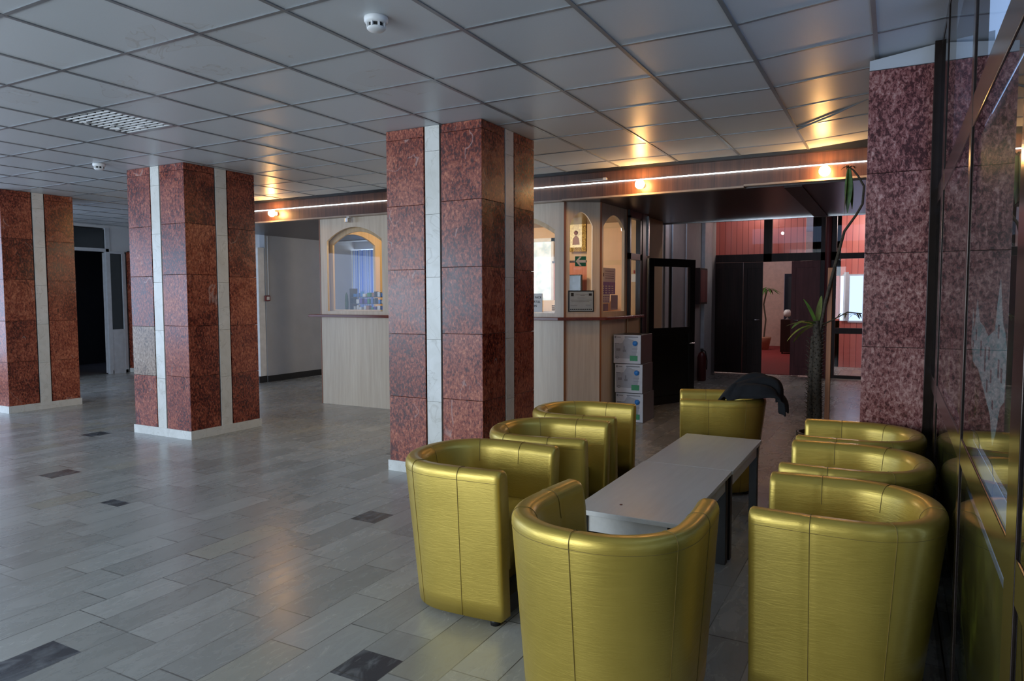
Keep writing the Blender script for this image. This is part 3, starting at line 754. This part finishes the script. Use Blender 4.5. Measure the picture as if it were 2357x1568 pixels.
lf.build('door_leaf', M['white_alu'], d)
lf = MB(); lf.M = Matrix.Translation((-.06,7.99,0)) @ Matrix.Rotation(math.radians(105),4,'Z'); lf.box(.07,.55,-.023,.023,.85,2.15); lf.build('leaf_glass', M['screen'], d)
swall('wall_store', M['outdoor_dark'], XL-2.6,XL-2.4,6.5,9.5,-.12,2.95)
w = MB(); w.box(XL-2.4,XL-.2,6.5,6.6,-.12,2.95); w.box(XL-2.4,XL-.2,9.4,9.5,-.12,2.95); w.box(XL-2.4,XL-.2,6.6,9.4,2.80,2.9); w.box(XL-2.4,XL-.2,6.6,9.4,-.12,-.001)
struct(w.build('wall_store_sides', M['cor_wall']))

# ------------------------------------------------------------ entrance passage
w = MB(); w.box(-3.05,-2.95,9.7,13.4,0,3.0); w = w.build('wall_passage', M['cor_wall']); struct(w, 'grey panelled wall of the passage')
tr = MB(); tr.box(-2.95,-2.93,9.88,9.93,0,2.9); tr.box(-2.95,-2.93,10.05,10.22,0,2.9); tr.tube([(-2.93,10.4,0),(-2.93,10.4,2.9)],.015,8); tr.tube([(-2.93,11.2,0),(-2.93,11.2,2.9)],.012,8)
struct(tr.build('trim_7', M['white_alu']))
pl_ = struct(box('trim_8', M['white_alu'], None, -2.95,-2.89,12.30,12.85,0,2.9))
q = thing('electrical_cabinet', 'dark brown wall box on the passage wall behind the open black door', 'cabinet', (-2.95,12.0,1.30))
MB().bbox(0,.12,-.28,.24,0,.60,.005).build('body', M['darkwood'], q); MB().box(.12,.128,-.25,.21,.03,.57).build('door', M['redwood'], q)
q = thing('fire_extinguisher', 'dark red fire extinguisher on the floor behind the open black door', 'fire extinguisher', (-2.84,11.95,0))
MB().lathe([(.06,0),(.075,.02),(.075,.40),(.05,.47),(.02,.50)]).build('cylinder', plain('extinguisher_red',(.10,.01,.01),.3), q)
MB().lathe([(.02,.49),(.025,.55)]).build('valve', M['black'], q); MB().tube([(0,0,.54),(.06,0,.50),(.09,0,.35),(.085,0,.2)],.009,6).build('hose', M['black'], q)
# open black door leaf with glazed upper half
a = Vector((-2.79,8.82,0)); b2 = Vector((-2.40,9.62,0)); L = (b2-a).length; ang = math.atan2(b2.y-a.y, b2.x-a.x)
dl = thing('open_door', 'black door with a glazed upper half standing open beside the carton stack', 'door', a, ang)
k = MB(); k.box(0,.09,-.02,.02,.01,1.925); k.box(L-.11,L,-.02,.02,.01,1.925); k.box(.09,L-.11,-.02,.02,1.82,1.925); k.box(.09,L-.11,-.02,.02,.01,.12); k.box(.09,L-.11,-.02,.02,.93,1.02)
k.build('frame', M['blackframe'], dl, bevel=.003)
MB().box(.09,L-.11,-.008,.008,.12,.93).build('panel', M['blackframe'], dl)
MB().box(.09,L-.11,-.003,.003,1.02,1.82).build('glass_pane', M['glass'], dl)
MB().box(.40,.425,-.012,.012,1.02,1.82).build('glazing_bar', M['blackframe'], dl)
MB().tube([(L-.05,-.02,.80),(L-.05,-.055,.80),(L-.15,-.055,.80)],.009,8).build('handle', M['steel'], dl)
# stacked printer cartons
def carton(label, x0, y0, z0, rot):
    t = thing('carton', label, 'box', (x0+.165,y0+.20,z0), rot, 'cartons stacked beside the booth')
    w_, h_ = .165, .333
    MB().bbox(-w_,w_,-.195,.20,0,h_,.003).build('box_body', M['card_dark'], t)
    fp = MB().box(-w_+.004,w_-.004,-.200,-.1955,.004,h_-.004).build('front_print', M['card_lite'], t)
    MB().prism([(-w_+.02,.06),(.10,.06),(.13,.25),(-.02,.30),(-.06,.235),(-w_+.02,.225)],'y',-.2012,-.2002).build('grey_field', M['card_grey'], fp)
    dd = MB(); dd.M = Matrix.Translation((.095,-.2035,.235)) @ Matrix.Rotation(PI/2,4,'X'); dd.lathe([(.03,-.001),(.03,.001)],n=20); dd.build('blue_badge', M['blue_dot'], fp)
    MB().box(.035,.125,-.2035,-.2015,.035,.095).build('green_label', M['green_lbl'], fp)
    w2 = -w_
    pieces([(-.03,.13,-.2035,-.2015,.300,.312),(w2+.045,w2+.09,-.2035,-.2015,.298,.306),(w2+.018,w2+.07,-.2035,-.2015,.225,.233)]+[(.06,.125,-.2035,-.2015,z,z+.003) for z in (.175,.165,.135)], 'text_line', M['greyink'], fp)
    pieces([(w2+.015,w2+.035,-.2035,-.2015,.29,.315)], 'logo', M['greyink'], fp)
    pieces([(-.128,-.08,-.2035,-.2022,.145,.175),(-.05,-.012,-.2035,-.2022,.135,.16),(-.04,-.03,-.2035,-.2022,.16,.20)], 'product_picture', M['greyink'], fp)
    rg = MB(); rg.M = Matrix.Translation((-.115,-.2025,.07)) @ Matrix.Rotation(PI/2,4,'X')
    rg.tube([(.018*math.cos(a_*PI/8),.012*math.sin(a_*PI/8),0) for a_ in range(17)], .0025, 5); rg.build('round_symbol', M['greyink'], fp)
carton('white printed carton on the floor, bottom of the stack beside the booth', -2.80, 7.66, 0, 0)
carton('white printed carton in the middle of the stack beside the booth', -2.812, 7.655, .334, .02)
carton('white printed carton on top of the stack beside the booth', -2.828, 7.66, .668, -.01)

# ------------------------------------------------------------ entrance doors, y = 13.4
Y0 = 13.40
fr = MB()
for x0,x1 in [(-3.06,-3.03),(-2.105,-1.965),(-1.155,-1.08),(-.99,-.905),(.14,.18)]: fr.box(x0,x1,Y0,Y0+.09,2.05 if x0 in (-2.105,) else 0,2.95)
fr.box(-3.06,-.905,Y0,Y0+.09,2.05,2.19); fr.box(-.905,.16,Y0,Y0+.09,2.07,2.165); fr.box(-.905,.16,Y0,Y0+.09,.778,.876); fr.box(-.905,.16,Y0,Y0+.09,0,.05)
fr.box(-3.06,.16,Y0,Y0+.09,2.85,2.95)
fr = fr.build('door_2', M['darkwood']); struct(fr, 'dark timber entrance screen at the end of the passage')
for x0,x1,z0,z1 in [(-3.03,-2.105,2.19,2.85),(-1.965,-1.155,2.19,2.85),(-.905,.14,2.165,2.85),(-.905,.14,.876,2.07),(-.905,.14,.05,.778)]:
    MB().box(x0,x1,Y0+.04,Y0+.046,z0,z1).build('pane', M['glass'], fr)
MB().tube([(-1.035,Y0-.03,0),(-1.035,Y0-.03,2.94)], .05, 14).build('round_post', M['redwood'], fr)
def leaf_door(name, label, x0, x1, mat):
    o = MB()
    o.box(x0,x0+.07,Y0+.01,Y0+.06,.02,2.045); o.box(x1-.07,x1,Y0+.01,Y0+.06,.02,2.045)
    o.box(x0+.07,x1-.07,Y0+.01,Y0+.06,1.93,2.045); o.box(x0+.07,x1-.07,Y0+.01,Y0+.06,.86,.98); o.box(x0+.07,x1-.07,Y0+.01,Y0+.06,.02,.17)
    o = o.build(name, mat); struct(o, label)
    MB().box(x0+.065,x1-.065,Y0+.025,Y0+.045,.98,1.93).build('upper_panel', mat, o); MB().box(x0+.065,x1-.065,Y0+.025,Y0+.045,.17,.86).build('lower_panel', mat, o)
    return o
leaf_door('door_3', 'dark left door leaf of the entrance screen', -3.02,-2.46, M['darkwood'])
leaf_door('door_5', 'narrow dark door leaf left of the open doorway', -2.45,-2.115, M['darkwood'])
o = leaf_door('door_6', 'reddish dark door leaf right of the open doorway', -1.625,-1.16, M['redwood'])
MB().tube([(-1.57,Y0+.01,1.0),(-1.57,Y0-.04,1.0),(-1.50,Y0-.04,1.0)],.01,8).build('handle', M['steel'], o)
MB().tube([(-2.16,Y0+.01,1.0),(-2.16,Y0-.04,1.0),(-2.23,Y0-.04,1.0)],.01,8).build('handle', M['steel'], bpy.data.objects['door_5'])
# rooms beyond
fl = MB().box(-6,3,13.44,22,-.12,0).build('floor_far', M['floor']); struct(fl)
crp = MB().box(-5.5,-1.62,13.55,21.2,.0,.006).build('carpet', M['carpet']); tag(crp, 'dark red carpet in the room beyond the open doorway', 'carpet')
swall('wall_far_divider', M['pink'], -1.6,-1.5,13.55,21.3,0,2.15)
w = MB(); w.box(-1.5,-.97+.0,15.6,15.7,0,3.2); w.box(-1.5,2.2,15.6,15.7,0,.93); w.box(-1.5,2.2,15.6,15.7,1.83,3.2); w.box(-.91,-.81,15.6,15.7,.93,1.83); w.box(-.55,2.2,15.6,15.7,.93,1.83)
w.box(-3.2,-1.5,14.3,14.35,2.10,3.3)
struct(w.build('wall_far_red', M['red_planks']), 'red plank wall behind the entrance glazing')
wf = MB(); wf.box(-.82,-.80,15.58,15.6,.93,1.83); wf.box(-.56,-.54,15.58,15.6,.93,1.83); wf.box(-.82,-.54,15.58,15.6,.90,.93); wf.box(-.93,-.54,15.58,15.6,1.83,1.86)
wf.box(-.905,-.82,15.56,15.6,.93,1.9)
struct(wf.build('window_5', M['white_alu']))
w = MB(); w.box(-5.6,-2.76,21.2,21.3,0,3.2); w.box(-2.76,-2.52,21.2,21.3,2.05,3.2); w.box(-2.52,-1.5,21.2,21.3,0,3.2)
struct(w.build('wall_far', M['pink']))
swall('wall_far_dark', M['outdoor_dark'], -3.1,-2.2,21.5,21.6,0,2.2)
struct(MB().box(-5.7,-5.6,13.5,21.3,0,3.2).build('wall_far_left', M['pink']))
struct(MB().box(-5.7,2.3,13.5,21.6,3.2,3.3).build('ceiling_far', M['white_wall']))
struct(MB().box(2.2,2.3,13.5,15.6,0,3.2).build('wall_far_right', M['red_planks']))
struct(MB().box(-5.7,-3.06,13.40,13.5,0,3.2).build('wall_far_front', M['pink']))
q = thing('potted_dracaena', 'tall thin palm-like plant in a pot beyond the open doorway', 'plant', (-3.03,19.6,.006))
MB().lathe([(.12,0),(.18,.30),(.19,.34),(.16,.34)]).build('pot', M['terracotta'], q)
MB().tube([(0,0,.3),(.04,0,.8),(-.02,0,1.2),(.05,0,1.55)],.02,7).build('trunk', M['bark'], q)
def blade(m, base, d, L, w, droop, n=8):
    """a strap leaf with a fold, arching from base in direction d"""
    d = Vector(d).normalized(); side = d.cross(Vector((0,0,1))); side = side.normalized() if side.length > .05 else Vector((1,0,0)); p = Vector(base); vs = []; fs = []
    for i in range(n+1):
        t_ = i/n; ww = w*math.sin(PI*min(.98,(t_*.86+.12)))**.7
        up = Vector((0,0,1)); vs += [p - side*ww/2 + up*ww*.12, p - up*.0, p + side*ww/2 + up*ww*.12]
        dd = (d + Vector((0,0,-droop*t_*1.6))).normalized(); p = p + dd*(L/n)
    for i in range(n):
        for k in (0,1): fs.append((3*i+k,3*i+k+1,3*i+3+k+1,3*i+3+k))
    m.add(vs, fs, True)
k = MB()
for i in range(16):
    a_ = i*2.4; blade(k, (.05,0,1.5+.01*i), (math.cos(a_),math.sin(a_),.7-.05*i), .42, .05, .9)
k.build('leaves', M['leaf'], q)
q = thing('side_table', 'dark side table holding a pale lamp beyond the open doorway', 'table', (-2.27,18.6,.006))
MB().bbox(-.19,.22,-.2,.2,.04,.845,.005).build('body', M['darkwood'], q)
for x in (-.16,.18): MB().box(x,x+.03,-.18,-.15,0,.04).build('foot', M['black'], q)
q = thing('table_lamp', 'pale round lamp on the dark side table beyond the doorway', 'lamp', (-2.33,18.6,.851))
MB().lathe([(.05,0),(.02,.02),(.015,.06)]).build('base', M['white'], q); MB().lathe([(.05,.06),(.09,.10),(.095,.17),(.06,.23),(.03,.24)]).build('shade', M['white'], q)

# ------------------------------------------------------------ tub chairs
CH = .70
def dpath(s, ins, z):
    """U-shaped plan. s in 0..1 from left arm end round the back to the right arm end; ins = inset"""
    k = 1 - min(max((z-.03)/(CH-.03),0),1)          # 1 at the floor
    a = .335 - ins - .045*k; b_ = .325 - ins - .075*k; fr_ = .29 - .004*k
    Ls = fr_; La = PI*.33; tot = 2*Ls+La; d_ = s*tot
    # arms lean slightly inward towards the front
    def arm(y): return a - .018*(y/fr_)**2
    if d_ < Ls: y = fr_-d_; return (-arm(y), y)
    if d_ > Ls+La: y = d_-Ls-La; return (arm(y), y)
    th_ = PI + PI*(d_-Ls)/La
    cx, sy_ = math.cos(th_), math.sin(th_)
    e_ = 2/2.25
    return (a*math.copysign(abs(cx)**e_,cx), -b_*abs(sy_)**e_)
T = .088
prof = []
for i in range(9): prof.append((0.0, .03+(CH-.03-.045)*i/8))
for i in range(1,7):
    t_ = i/6*PI/2; prof.append((.030*(1-math.cos(t_)), CH-.045+.045*math.sin(t_)*.95))
for i in range(1,7):
    t_ = i/6*PI/2; prof.append((.030+.018+(T-.048)*math.sin(t_)*1.0, CH-.002-.045*(1-math.cos(t_))))
for i in range(1,8): prof.append((T+.004, CH-.047-(CH-.047-.25)*i/7))
prof.append((T-.01,.25)); prof.append((T-.01,.03))
NS = 96
ts = [0.06,.31,.425,.575,.69,.94]; seam_s = [.117,.275,.5,.725,.883]
def shell_mesh():
    m = MB(); n = len(prof); vs = []; fs = []
    ss_ = [i/NS for i in range(NS+1)]
    for s in ss_:
        for ins, z in prof:
            dent = sum(math.exp(-((s-q_)/.0045)**2) for q_ in seam_s)*.0022
            d2 = dent if ins < T*.5 else -dent
            x, y = dpath(s, ins+d2, z); vs.append((x,y,z - (dent if z > CH-.03 else 0)))
    for i in range(NS):
        for k in range(n): fs.append((i*n+k, i*n+(k+1)%n, (i+1)*n+(k+1)%n, (i+1)*n+k))
    # rounded arm fronts
    for end, base in ((0,0),(1,NS*n)):
        ring = [Vector(vs[base+k]) for k in range(n)]
        cx = sum((p for p in ring), Vector())/n
        prev_ = base
        for dy_, sh in ((.008,.006),(.011,.016)):
            o_ = len(vs)
            for p in ring:
                c_ = Vector((cx.x, p.y, min(max(p.z,.06),CH-.05)))
                d_ = (c_-p); q_ = p + (d_.normalized()*min(sh,d_.length) if d_.length > 1e-5 else Vector()); vs.append((q_.x,q_.y+dy_,q_.z))
            for k in range(n): fs.append((prev_+k, prev_+(k+1)%n, o_+(k+1)%n, o_+k))
            prev_ = o_
        fs.append([prev_+k for k in range(n)])
    m.add(vs, fs, True); return m
def seam_mesh():
    m = MB()
    for s in seam_s:
        pts = []
        for ins, z in prof[:22]:
            x, y = dpath(s, ins, z); pts.append((x,y,z))
        # lift a hair outwards
        out = []
        c_ = Vector((0,.0,0))
        for (x,y,z),(ins,zz_) in zip(pts, prof[:22]):
            out.append((x,y,z+(.0005 if z>CH-.02 else 0)))
        m.tube(out, .0012, 5)
    return m
def rim_seam():
    m = MB()
    for ins_, z_ in ((-.0005,CH-.052),):
        m.tube([(*dpath(i/NS, ins_, z_), z_) for i in range(NS+1)], .0008, 5)
    return m
def seat_mesh():
    m = MB(); vs = []; fs = []; n = 41
    lev = [(.0,.12),(0,.25),(0,.39),(.006,.415),(.02,.43),(.06,.438),(.13,.441)]
    for ins, z in lev:
        for i in range(n):
            x, y = dpath(.06+.88*i/(n-1), T+ins*.6, .5); y = min(y, .25-ins)
            vs.append((x*(1-ins*.5),y,z))
    for l_ in range(len(lev)-1):
        for i in range(n): fs.append((l_*n+i, l_*n+(i+1)%n, (l_+1)*n+(i+1)%n, (l_+1)*n+i))
    fs.append([(len(lev)-1)*n+i for i in range(n)]); fs.append(list(range(n))[::-1])
    return m.add(vs, fs, True)
def make_chair():
    t = bpy.data.objects.new('tub_chair', None); COL.objects.link(t); t.empty_display_size = .1
    shell_mesh().build('shell', M['gold'], t); seam_mesh().build('seam', M['seam'], t); rim_seam().build('rim_seam', M['seam'], t)
    seat_mesh().build('seat', M['gold'], t)
    MB().prism([dpath(i/24, T-.02, .1) for i in range(25)],'z',.04,.12).build('base', M['black'], t)
    for x,y in ((-.24,.24),(.24,.24),(-.17,-.17),(.17,-.17)):
        MB().lathe([(.022,0),(.025,.035)], (x,y,0), 12).build('foot', M['black'], t)
    return t
proto = make_chair()
CHAIRS = [
 (-1.745,2.855,-90,'gold vinyl tub chair nearest the viewer in the row left of the table'),
 (-1.725,3.60,-82,'gold vinyl tub chair in the middle of the row left of the table'),
 (-1.815,4.32,-84,'gold vinyl tub chair farthest back in the row left of the table'),
 (-.865,2.30,-2,'gold vinyl tub chair at the near table end, its back to us'),
 (-.135,2.83,91,'gold vinyl tub chair nearest the viewer in the row along the shopfront'),
 (-.14,3.585,91,'gold vinyl tub chair in the middle of the row along the shopfront'),
 (-.15,4.285,91,'gold vinyl tub chair farthest back along the shopfront, before the pilaster'),
 (-1.13,5.375,105,'gold vinyl tub chair with a black coat over it at the far table end'),
]
parts = list(proto.children)
for i,(x,y,r_,lab) in enumerate(CHAIRS):
    if i == 0: t = proto
    else:
        t = proto.copy(); COL.objects.link(t)
        for ch in parts:
            c_ = ch.copy(); COL.objects.link(c_); c_.parent = t
    t.location = (x,y,0); t.rotation_euler = (0,0,math.radians(r_)); tag(t, lab, 'chair', 'gold tub chairs around the table')

# ------------------------------------------------------------ coffee tables
def table(label, y0, y1, dx=0):
    t = thing('coffee_table', label, 'table', (-.99+dx,(y0+y1)/2,0), 0, 'low tables pushed end to end')
    hx, hy = .245, (y1-y0)/2-.001
    MB().bbox(-hx,hx,-hy,hy,.478,.50,.002).build('tabletop', M['table'], t)
    MB().box(-hx+.02,hx-.02,-hy+.03,hy-.03,.40,.478).build('apron', M['table'], t)
    for x in (-hx+.015,hx-.065):
        for y in (-hy+.015,hy-.065): MB().bbox(x,x+.05,y,y+.05,0,.478,.002).build('leg', M['table_dark'], t)
    return t
table('grey laminate coffee table nearer the viewer, between the two rows of gold chairs', 2.83, 3.85)
table('grey laminate coffee table at the far end, towards the chair with the coat', 3.85, 4.775, .006)
q = tag(MB().lathe([(.006,0),(.007,.002),(.001,.004)], (-1.06,2.98,.5), 8).build('crumb', plain('crumb_red',(.2,.05,.02),.6)), 'tiny reddish crumb on the near end of the coffee table', 'crumb')

# ------------------------------------------------------------ coat over the far chair
def coat():
    m = MB(); nu, nv = 34, 22; vs = []; fs = []
    path = [Vector(p) for p in [(-1.10,5.22,.62),(-1.06,5.24,.72),(-.99,5.28,.81),(-.92,5.31,.845),(-.85,5.33,.85),(-.77,5.33,.83),(-.725,5.30,.78),(-.715,5.26,.70)]]
    def P(t_):
        f_ = t_*(len(path)-1); i = min(int(f_), len(path)-2); u = f_-i
        p0,p1,p2,p3 = path[max(i-1,0)],path[i],path[i+1],path[min(i+2,len(path)-1)]
        return .5*((2*p1)+(-p0+p2)*u+(2*p0-5*p1+4*p2-p3)*u*u+(-p0+3*p1-3*p2+p3)*u**3)
    for i in range(nu+1):
        t_ = i/nu; c_ = P(t_); w_ = .08+.11*math.sin(PI*min(t_*1.1,1))**.8 if t_ < .8 else .06+.09*(1-t_)/.2
        w_ = max(w_, .02 if t_ > .97 else .04)
        for j in range(nv+1):
            v_ = j/nv*2-1
            fold = .016*math.sin(v_*9+t_*5)+.010*math.sin(v_*17-t_*9+1)
            drop = -.13*abs(v_)**2.2*(1 if t_>.3 else .6)
            vs.append((c_.x+.05*v_*v_*(1 if t_>.5 else -1)+fold*.6, c_.y+w_*v_, c_.z+fold+drop))
    for i in range(nu):
        for j in range(nv): fs.append((i*(nv+1)+j,i*(nv+1)+j+1,(i+1)*(nv+1)+j+1,(i+1)*(nv+1)+j))
    m.add(vs, fs, True); o = m.build('coat', M['coat']); s_ = o.modifiers.new('s','SOLIDIFY'); s_.thickness = .018; s_.offset = 1
    ss2 = o.modifiers.new('ss','SUBSURF'); ss2.levels = 1; ss2.render_levels = 1
    return o
tag(coat(), 'black coat thrown over the back of the farthest gold chair', 'coat')

# ------------------------------------------------------------ plant with stake
pt = thing('potted_plant', 'tall spindly plant with a spiny trunk and one bent stem beside the pilaster', 'plant', (-.52,6.0,0))
MB().lathe([(.10,0),(.125,.02),(.145,.32),(.15,.36),(.13,.36),(.125,.33)]).build('pot', M['pot'], pt)
tk = MB(); tk.tube([(0,0,.3),(.005,0,.5),(-.005,0,.8),(.0,0,1.05),(-.02,0,1.24)], [.03,.034,.034,.032,.028], 12)
for i in range(220):
    z = .45+.78*i/220; a_ = i*2.4; r_ = .032
    d_ = Vector((math.cos(a_),math.sin(a_),.5)); p_ = Vector((math.cos(a_)*r_,math.sin(a_)*r_,z)); tk.tube([p_,p_+d_*.022],[.004,.0008],4,False)
tk.tube([(-.055,.02,.3),(-.05,.02,.6),(-.045,.01,.9),(-.04,.01,1.12)], [.022,.024,.022,.016], 10)
for i in range(120):
    z = .45+.66*i/120; a_ = i*2.4; p_ = Vector((-.05+math.cos(a_)*.022,.015+math.sin(a_)*.022,z)); tk.tube([p_,p_+Vector((math.cos(a_),math.sin(a_),.5))*.024],[.0045,.0008],4,False)
tk.build('trunk', M['bark'], pt)
stp = [(.0,0,1.10),(.04,0,1.36),(.08,0,1.55),(.115,0,1.708),(.165,0,1.93),(.245,-.01,2.05),(.285,-.01,2.128),(.292,-.01,2.26),(.25,-.01,2.34),(.218,0,2.385),(.19,0,2.412),(.175,0,2.395)]
MB().tube(stp, [.014,.013,.013,.012,.010,.009,.009,.008,.007,.006,.006,.005], 8).build('stem', M['bark'], pt)
hl = MB()
for i,(dx,dy,L_,w_) in enumerate([(0,0,.33,.05),(.02,.02,.30,.05),(-.015,-.015,.36,.045),(.01,-.02,.27,.05)]):
    base = Vector((.183+dx*.5,dy*.5,2.40)); n_=8; vs=[]; fs=[]
    sd = Vector((math.cos(i*.9),math.sin(i*.9),0))
    for k_ in range(n_+1):
        tt = k_/n_; ww = w_*math.sin(PI*min(.97,tt*.85+.12)); p_ = base+Vector((dx*tt,dy*tt,-L_*tt)); vs += [p_-sd*ww/2, p_+Vector((0,0,-.004)), p_+sd*ww/2]
    for k_ in range(n_):
        for c2 in (0,1): fs.append((3*k_+c2,3*k_+c2+1,3*k_+3+c2+1,3*k_+3+c2))
    hl.add(vs,fs,True)
o = hl.build('hanging_leaves', M['leaf'], pt); o['label'] = 'wilted leaves hanging from the tip of the bent stem'
dh = MB()
for i in range(7):
    a_ = i*.9; blade(dh, (.185,0,2.40), (math.cos(a_),math.sin(a_)*.6,.9), .07, .014, 1.2, 5)
dh.build('dry_tip', M['dry'], pt)
lv = MB(); ly_ = MB()
for i,(dx,dy,dz_,L_,w_,dr) in enumerate([(-1,0,.35,.23,.075,.5),(-1,-.3,.0,.26,.08,.9),(-.8,.3,-.2,.24,.07,.8),(-.3,-.2,.9,.24,.06,.3),(.1,.1,1,.24,.065,.2),(-.6,-.5,.5,.24,.065,.9),(.6,.3,.3,.12,.03,1.0),(-.4,.6,.4,.18,.04,1.)]):
    blade(ly_ if i < 3 else lv, (-.015,0,1.20), (dx,dy,dz_), L_, w_, dr)
lv.build('leaves', M['leaf'], pt); o = ly_.build('pale_leaves', M['leaf_lite'], pt); o['label'] = 'yellow-green leaves at the top of the trunk'
br = MB(); br.tube([(.0,0,1.20),(.10,.02,1.25),(.20,.03,1.31),(.30,.02,1.30)],.005,6)
for i in range(9): blade(br, (.16+.018*i,.02,1.29), (math.cos(i*2.3),math.sin(i*2.3),.4), .10, .014, 1.3, 5)
br.build('side_twig', M['dry'], pt)
tag(MB().bbox(-.465,-.43,6.02,6.055,.36,1.655,.003).build('plant_stake', M['stake']), 'orange-brown square wooden stake beside the spiny plant', 'stake')
bpy.data.objects['plant_stake'].location = (0,0,0)

# ------------------------------------------------------------ light
wld = bpy.data.worlds.new('sky'); sc.world = wld; wld.use_nodes = True
bg = wld.node_tree.nodes['Background']; bg.inputs[0].default_value = (.44,.60,.98,1); bg.inputs[1].default_value = 1.9
def area(name, loc, rot, sx, sy, power, color, spread=PI):
    l_ = bpy.data.lights.new(name,'AREA'); l_.shape = 'RECTANGLE'; l_.size = sx; l_.size_y = sy; l_.energy = power; l_.color = color; l_.spread = spread
    o = bpy.data.objects.new(name,l_); COL.objects.link(o); o.location = loc; o.rotation_euler = rot; return o
DAY = (.74,.86,1.0)
area('daylight_back_1', (-10.4,-3.3,1.5), (PI/2,0,-.25), 4.6,2.1, 215, (.72,.87,1.0))
area('daylight_back_2', (-3.9,-3.3,1.5), (PI/2,0,-.05), 4.4,2.1, 215, (.80,.92,1.0))
area('daylight_left', (-12.8,1.5,1.5), (PI/2,0,-PI/2), 7,2.1, 130, (.60,.76,1.0))
def point(name, loc, p_, c_, r_=.08):
    l_ = bpy.data.lights.new(name,'POINT'); l_.energy = p_; l_.color = c_; l_.shadow_soft_size = r_
    o = bpy.data.objects.new(name,l_); COL.objects.link(o); o.location = loc; return o
point('booth_fill', (-4.6,7.9,2.3), 60, (1,.80,.55), .12)  # unseen warm fill for the booth, hidden behind the nearest column
point('booth_fill_left', (-5.9,8.3,2.3), 14, (1,.75,.45), .12)  # added to brighten the booth's inner side panel, out of view
point('gallery_fill', (-7.1,10.0,2.3), 14, (.85,.92,1), .2)  # unseen fill for the gallery, tucked behind the nearest column
point('passage_fill', (-2.2,10.4,2.8), 5, (1,.9,.85), .03)  # unseen fill above the soffit, added to lift the dark passage
point('red_room_fill', (-.3,14.4,2.9), 70, (1,.86,.80), .3)  # added fill for the red wall, kept out of view
point('red_room_fill_2', (-2.2,13.9,3.1), 14, (1,.86,.80), .3)  # unseen fill above the screen head, brightens the planks behind the transoms
point('far_room_fill', (-3.6,18.0,2.8), 60, (1,.90,.85), .3)  # unseen fill for the far room, hidden by the door leaves
area('window_daylight_gallery', (-8.6,11.2,1.8), (-PI/2,0,0), 1.4,1.3, 28, (.7,.85,1))

# ------------------------------------------------------------ colour management
sc.view_settings.view_transform = 'Standard'; sc.view_settings.look = 'None'; sc.view_settings.gamma = 1; sc.view_settings.use_curve_mapping = False
sc.view_settings.exposure = 0.0
sc.cycles.use_denoising = True
sc.cycles.adaptive_threshold = .02
sc.cycles.max_bounces = 7; sc.cycles.transparent_max_bounces = 12
sc.cycles.sample_clamp_indirect = 6
